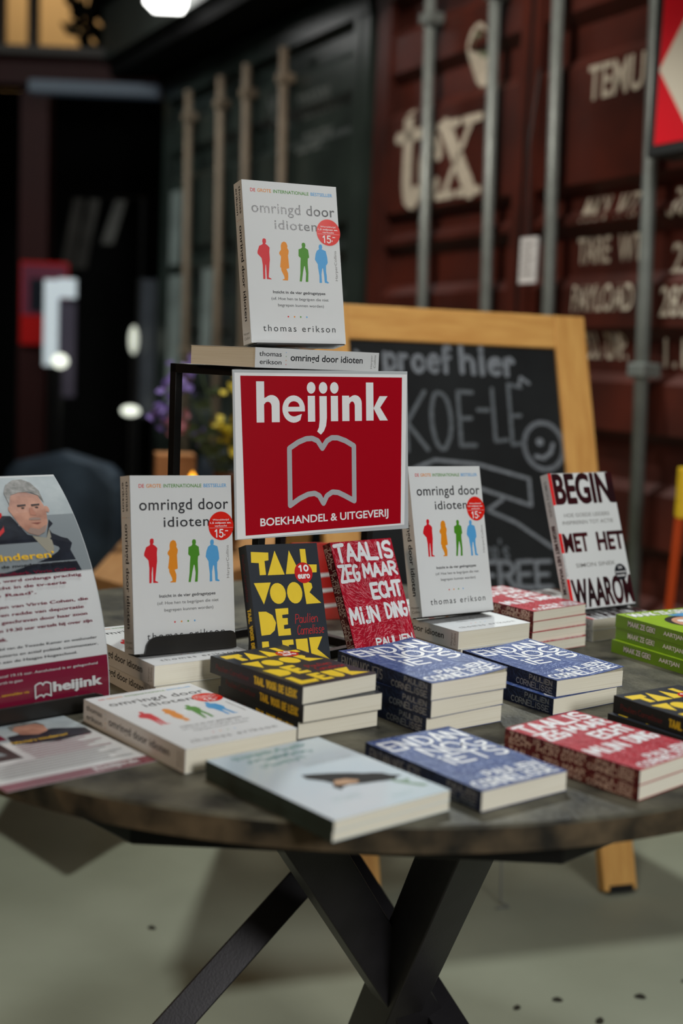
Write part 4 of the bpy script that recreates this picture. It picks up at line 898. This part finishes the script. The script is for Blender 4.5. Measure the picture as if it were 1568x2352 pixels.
mb = MB(); mb.prism([(-.26, -.10), (.02, -.14), (.22, -.05), (.24, .12), (-.24, .12)], 0, .06, GLOW); mb.prism([(-.02, -.1), (.18, -.06), (.14, .08), (0, .08)], -.10, 0, GLOW); mb.build('diffuser', r)
mb = MB(); mb.box((-.28, -.16, .06), (.26, .14, .12), BLACKM); mb.build('housing', r); mb = MB(); mb.tube([(0, 0, .12), (0, 0, 2.6)], .008, BLACKM, 6); mb.build('cable', r)

# reflections on the green container door, painted as pale strips
SHEEN = mat('sheen_paint', S(150, 160, 156), .5, var=.45, vscale=5)
for a, z, wd, ht, lb in ((-2.18, 1.12, .17, .42, 'upper pale painted reflection on the green container door'), (-2.16, .42, .21, .86, 'tall lower pale painted reflection on the green container door'), (-1.66, .62, .15, .50, 'pale painted reflection on the green container between the middle rods')):
    mb = MB(); mb.box((-wd/2, -.006, -ht/2), (wd/2, 0, ht/2), SHEEN); o = mb.build('painted_sheen'); o.location = wloc(a, .0, z) ; o.rotation_euler = (0, 0, WYAW); tag(o, lb, 'painted_reflection', 'painted reflections on the green container')
CLOTH = mat('pale_cloth', S(104, 102, 98), .8, var=.4, vscale=8)
r = empty('coat_rack', (0, 8.3, 0), label='dark rack with pale cloths hanging above the glazed panels', cat='rack')
mb = MB(); mb.tube([(-2.0, 0, 0), (-2.0, 0, 1.38 + TZ), (-1.35, 0, 1.38 + TZ), (-1.35, 0, 0)], .02, BLACKM, 8); mb.build('rail', r)
for x0, x1, z0 in ((-1.80, -1.88, .90), (-1.70, -1.79, .92), (-1.53, -1.62, 1.08)):
    mb = MB(); mb.prism([(x0, 1.36), (x0 + .07, 1.36), (x1 + .08, z0), (x1, z0)], -.01, .01, CLOTH, fn=lambda p: (p[0], p[2], p[1] + TZ)); mb.build('hanging_cloth', r)

r = empty('warning_sign', (.852, 3.2, 0), 0, label='yellow-topped orange floor sign at the far right edge', cat='sign')
mb = MB(); mb.box((0, 0, .80), (.2, .03, .93), YELT); mb.build('panel', r, bevel=.004)
for n_, x0, x1 in (('leg', .01, -.02), ('leg', .19, .22)):
    mb = MB(); mb.tube([(x0, .015, .80), (x1, .015, .0)], .012, mat('orange_tube', S(190, 70, 20), .5), 8); mb.build(n_, r)

# crumbs on the floor, bottom right
CR = mat('crumb_brown', S(48, 44, 34), .8)
proto = None
for i, (x, y, s_) in enumerate(((.440,2.235,1),(.505,2.165,1.1),(.40,2.115,1.15),(.60,2.26,1.1),(.36,2.20,.9),(.215,2.13,.7),(-.35,2.46,.9),(.70,2.33,.6))):
    if proto is None:
        mb = MB(); mb.lathe([(0, 0), (.011, 0), (.009, .003), (.004, .006), (0, .006)], CR, 7); proto = mb.build('crumb'); o = proto
    else: o = proto.copy(); C.objects.link(o)
    o.location = (x, y, 0); o.scale = (s_, s_ * .6, s_); o.rotation_euler = (0, 0, i)
    tag(o, 'small dark crumb lying on the concrete floor under the table', 'crumb', 'crumbs on the floor')
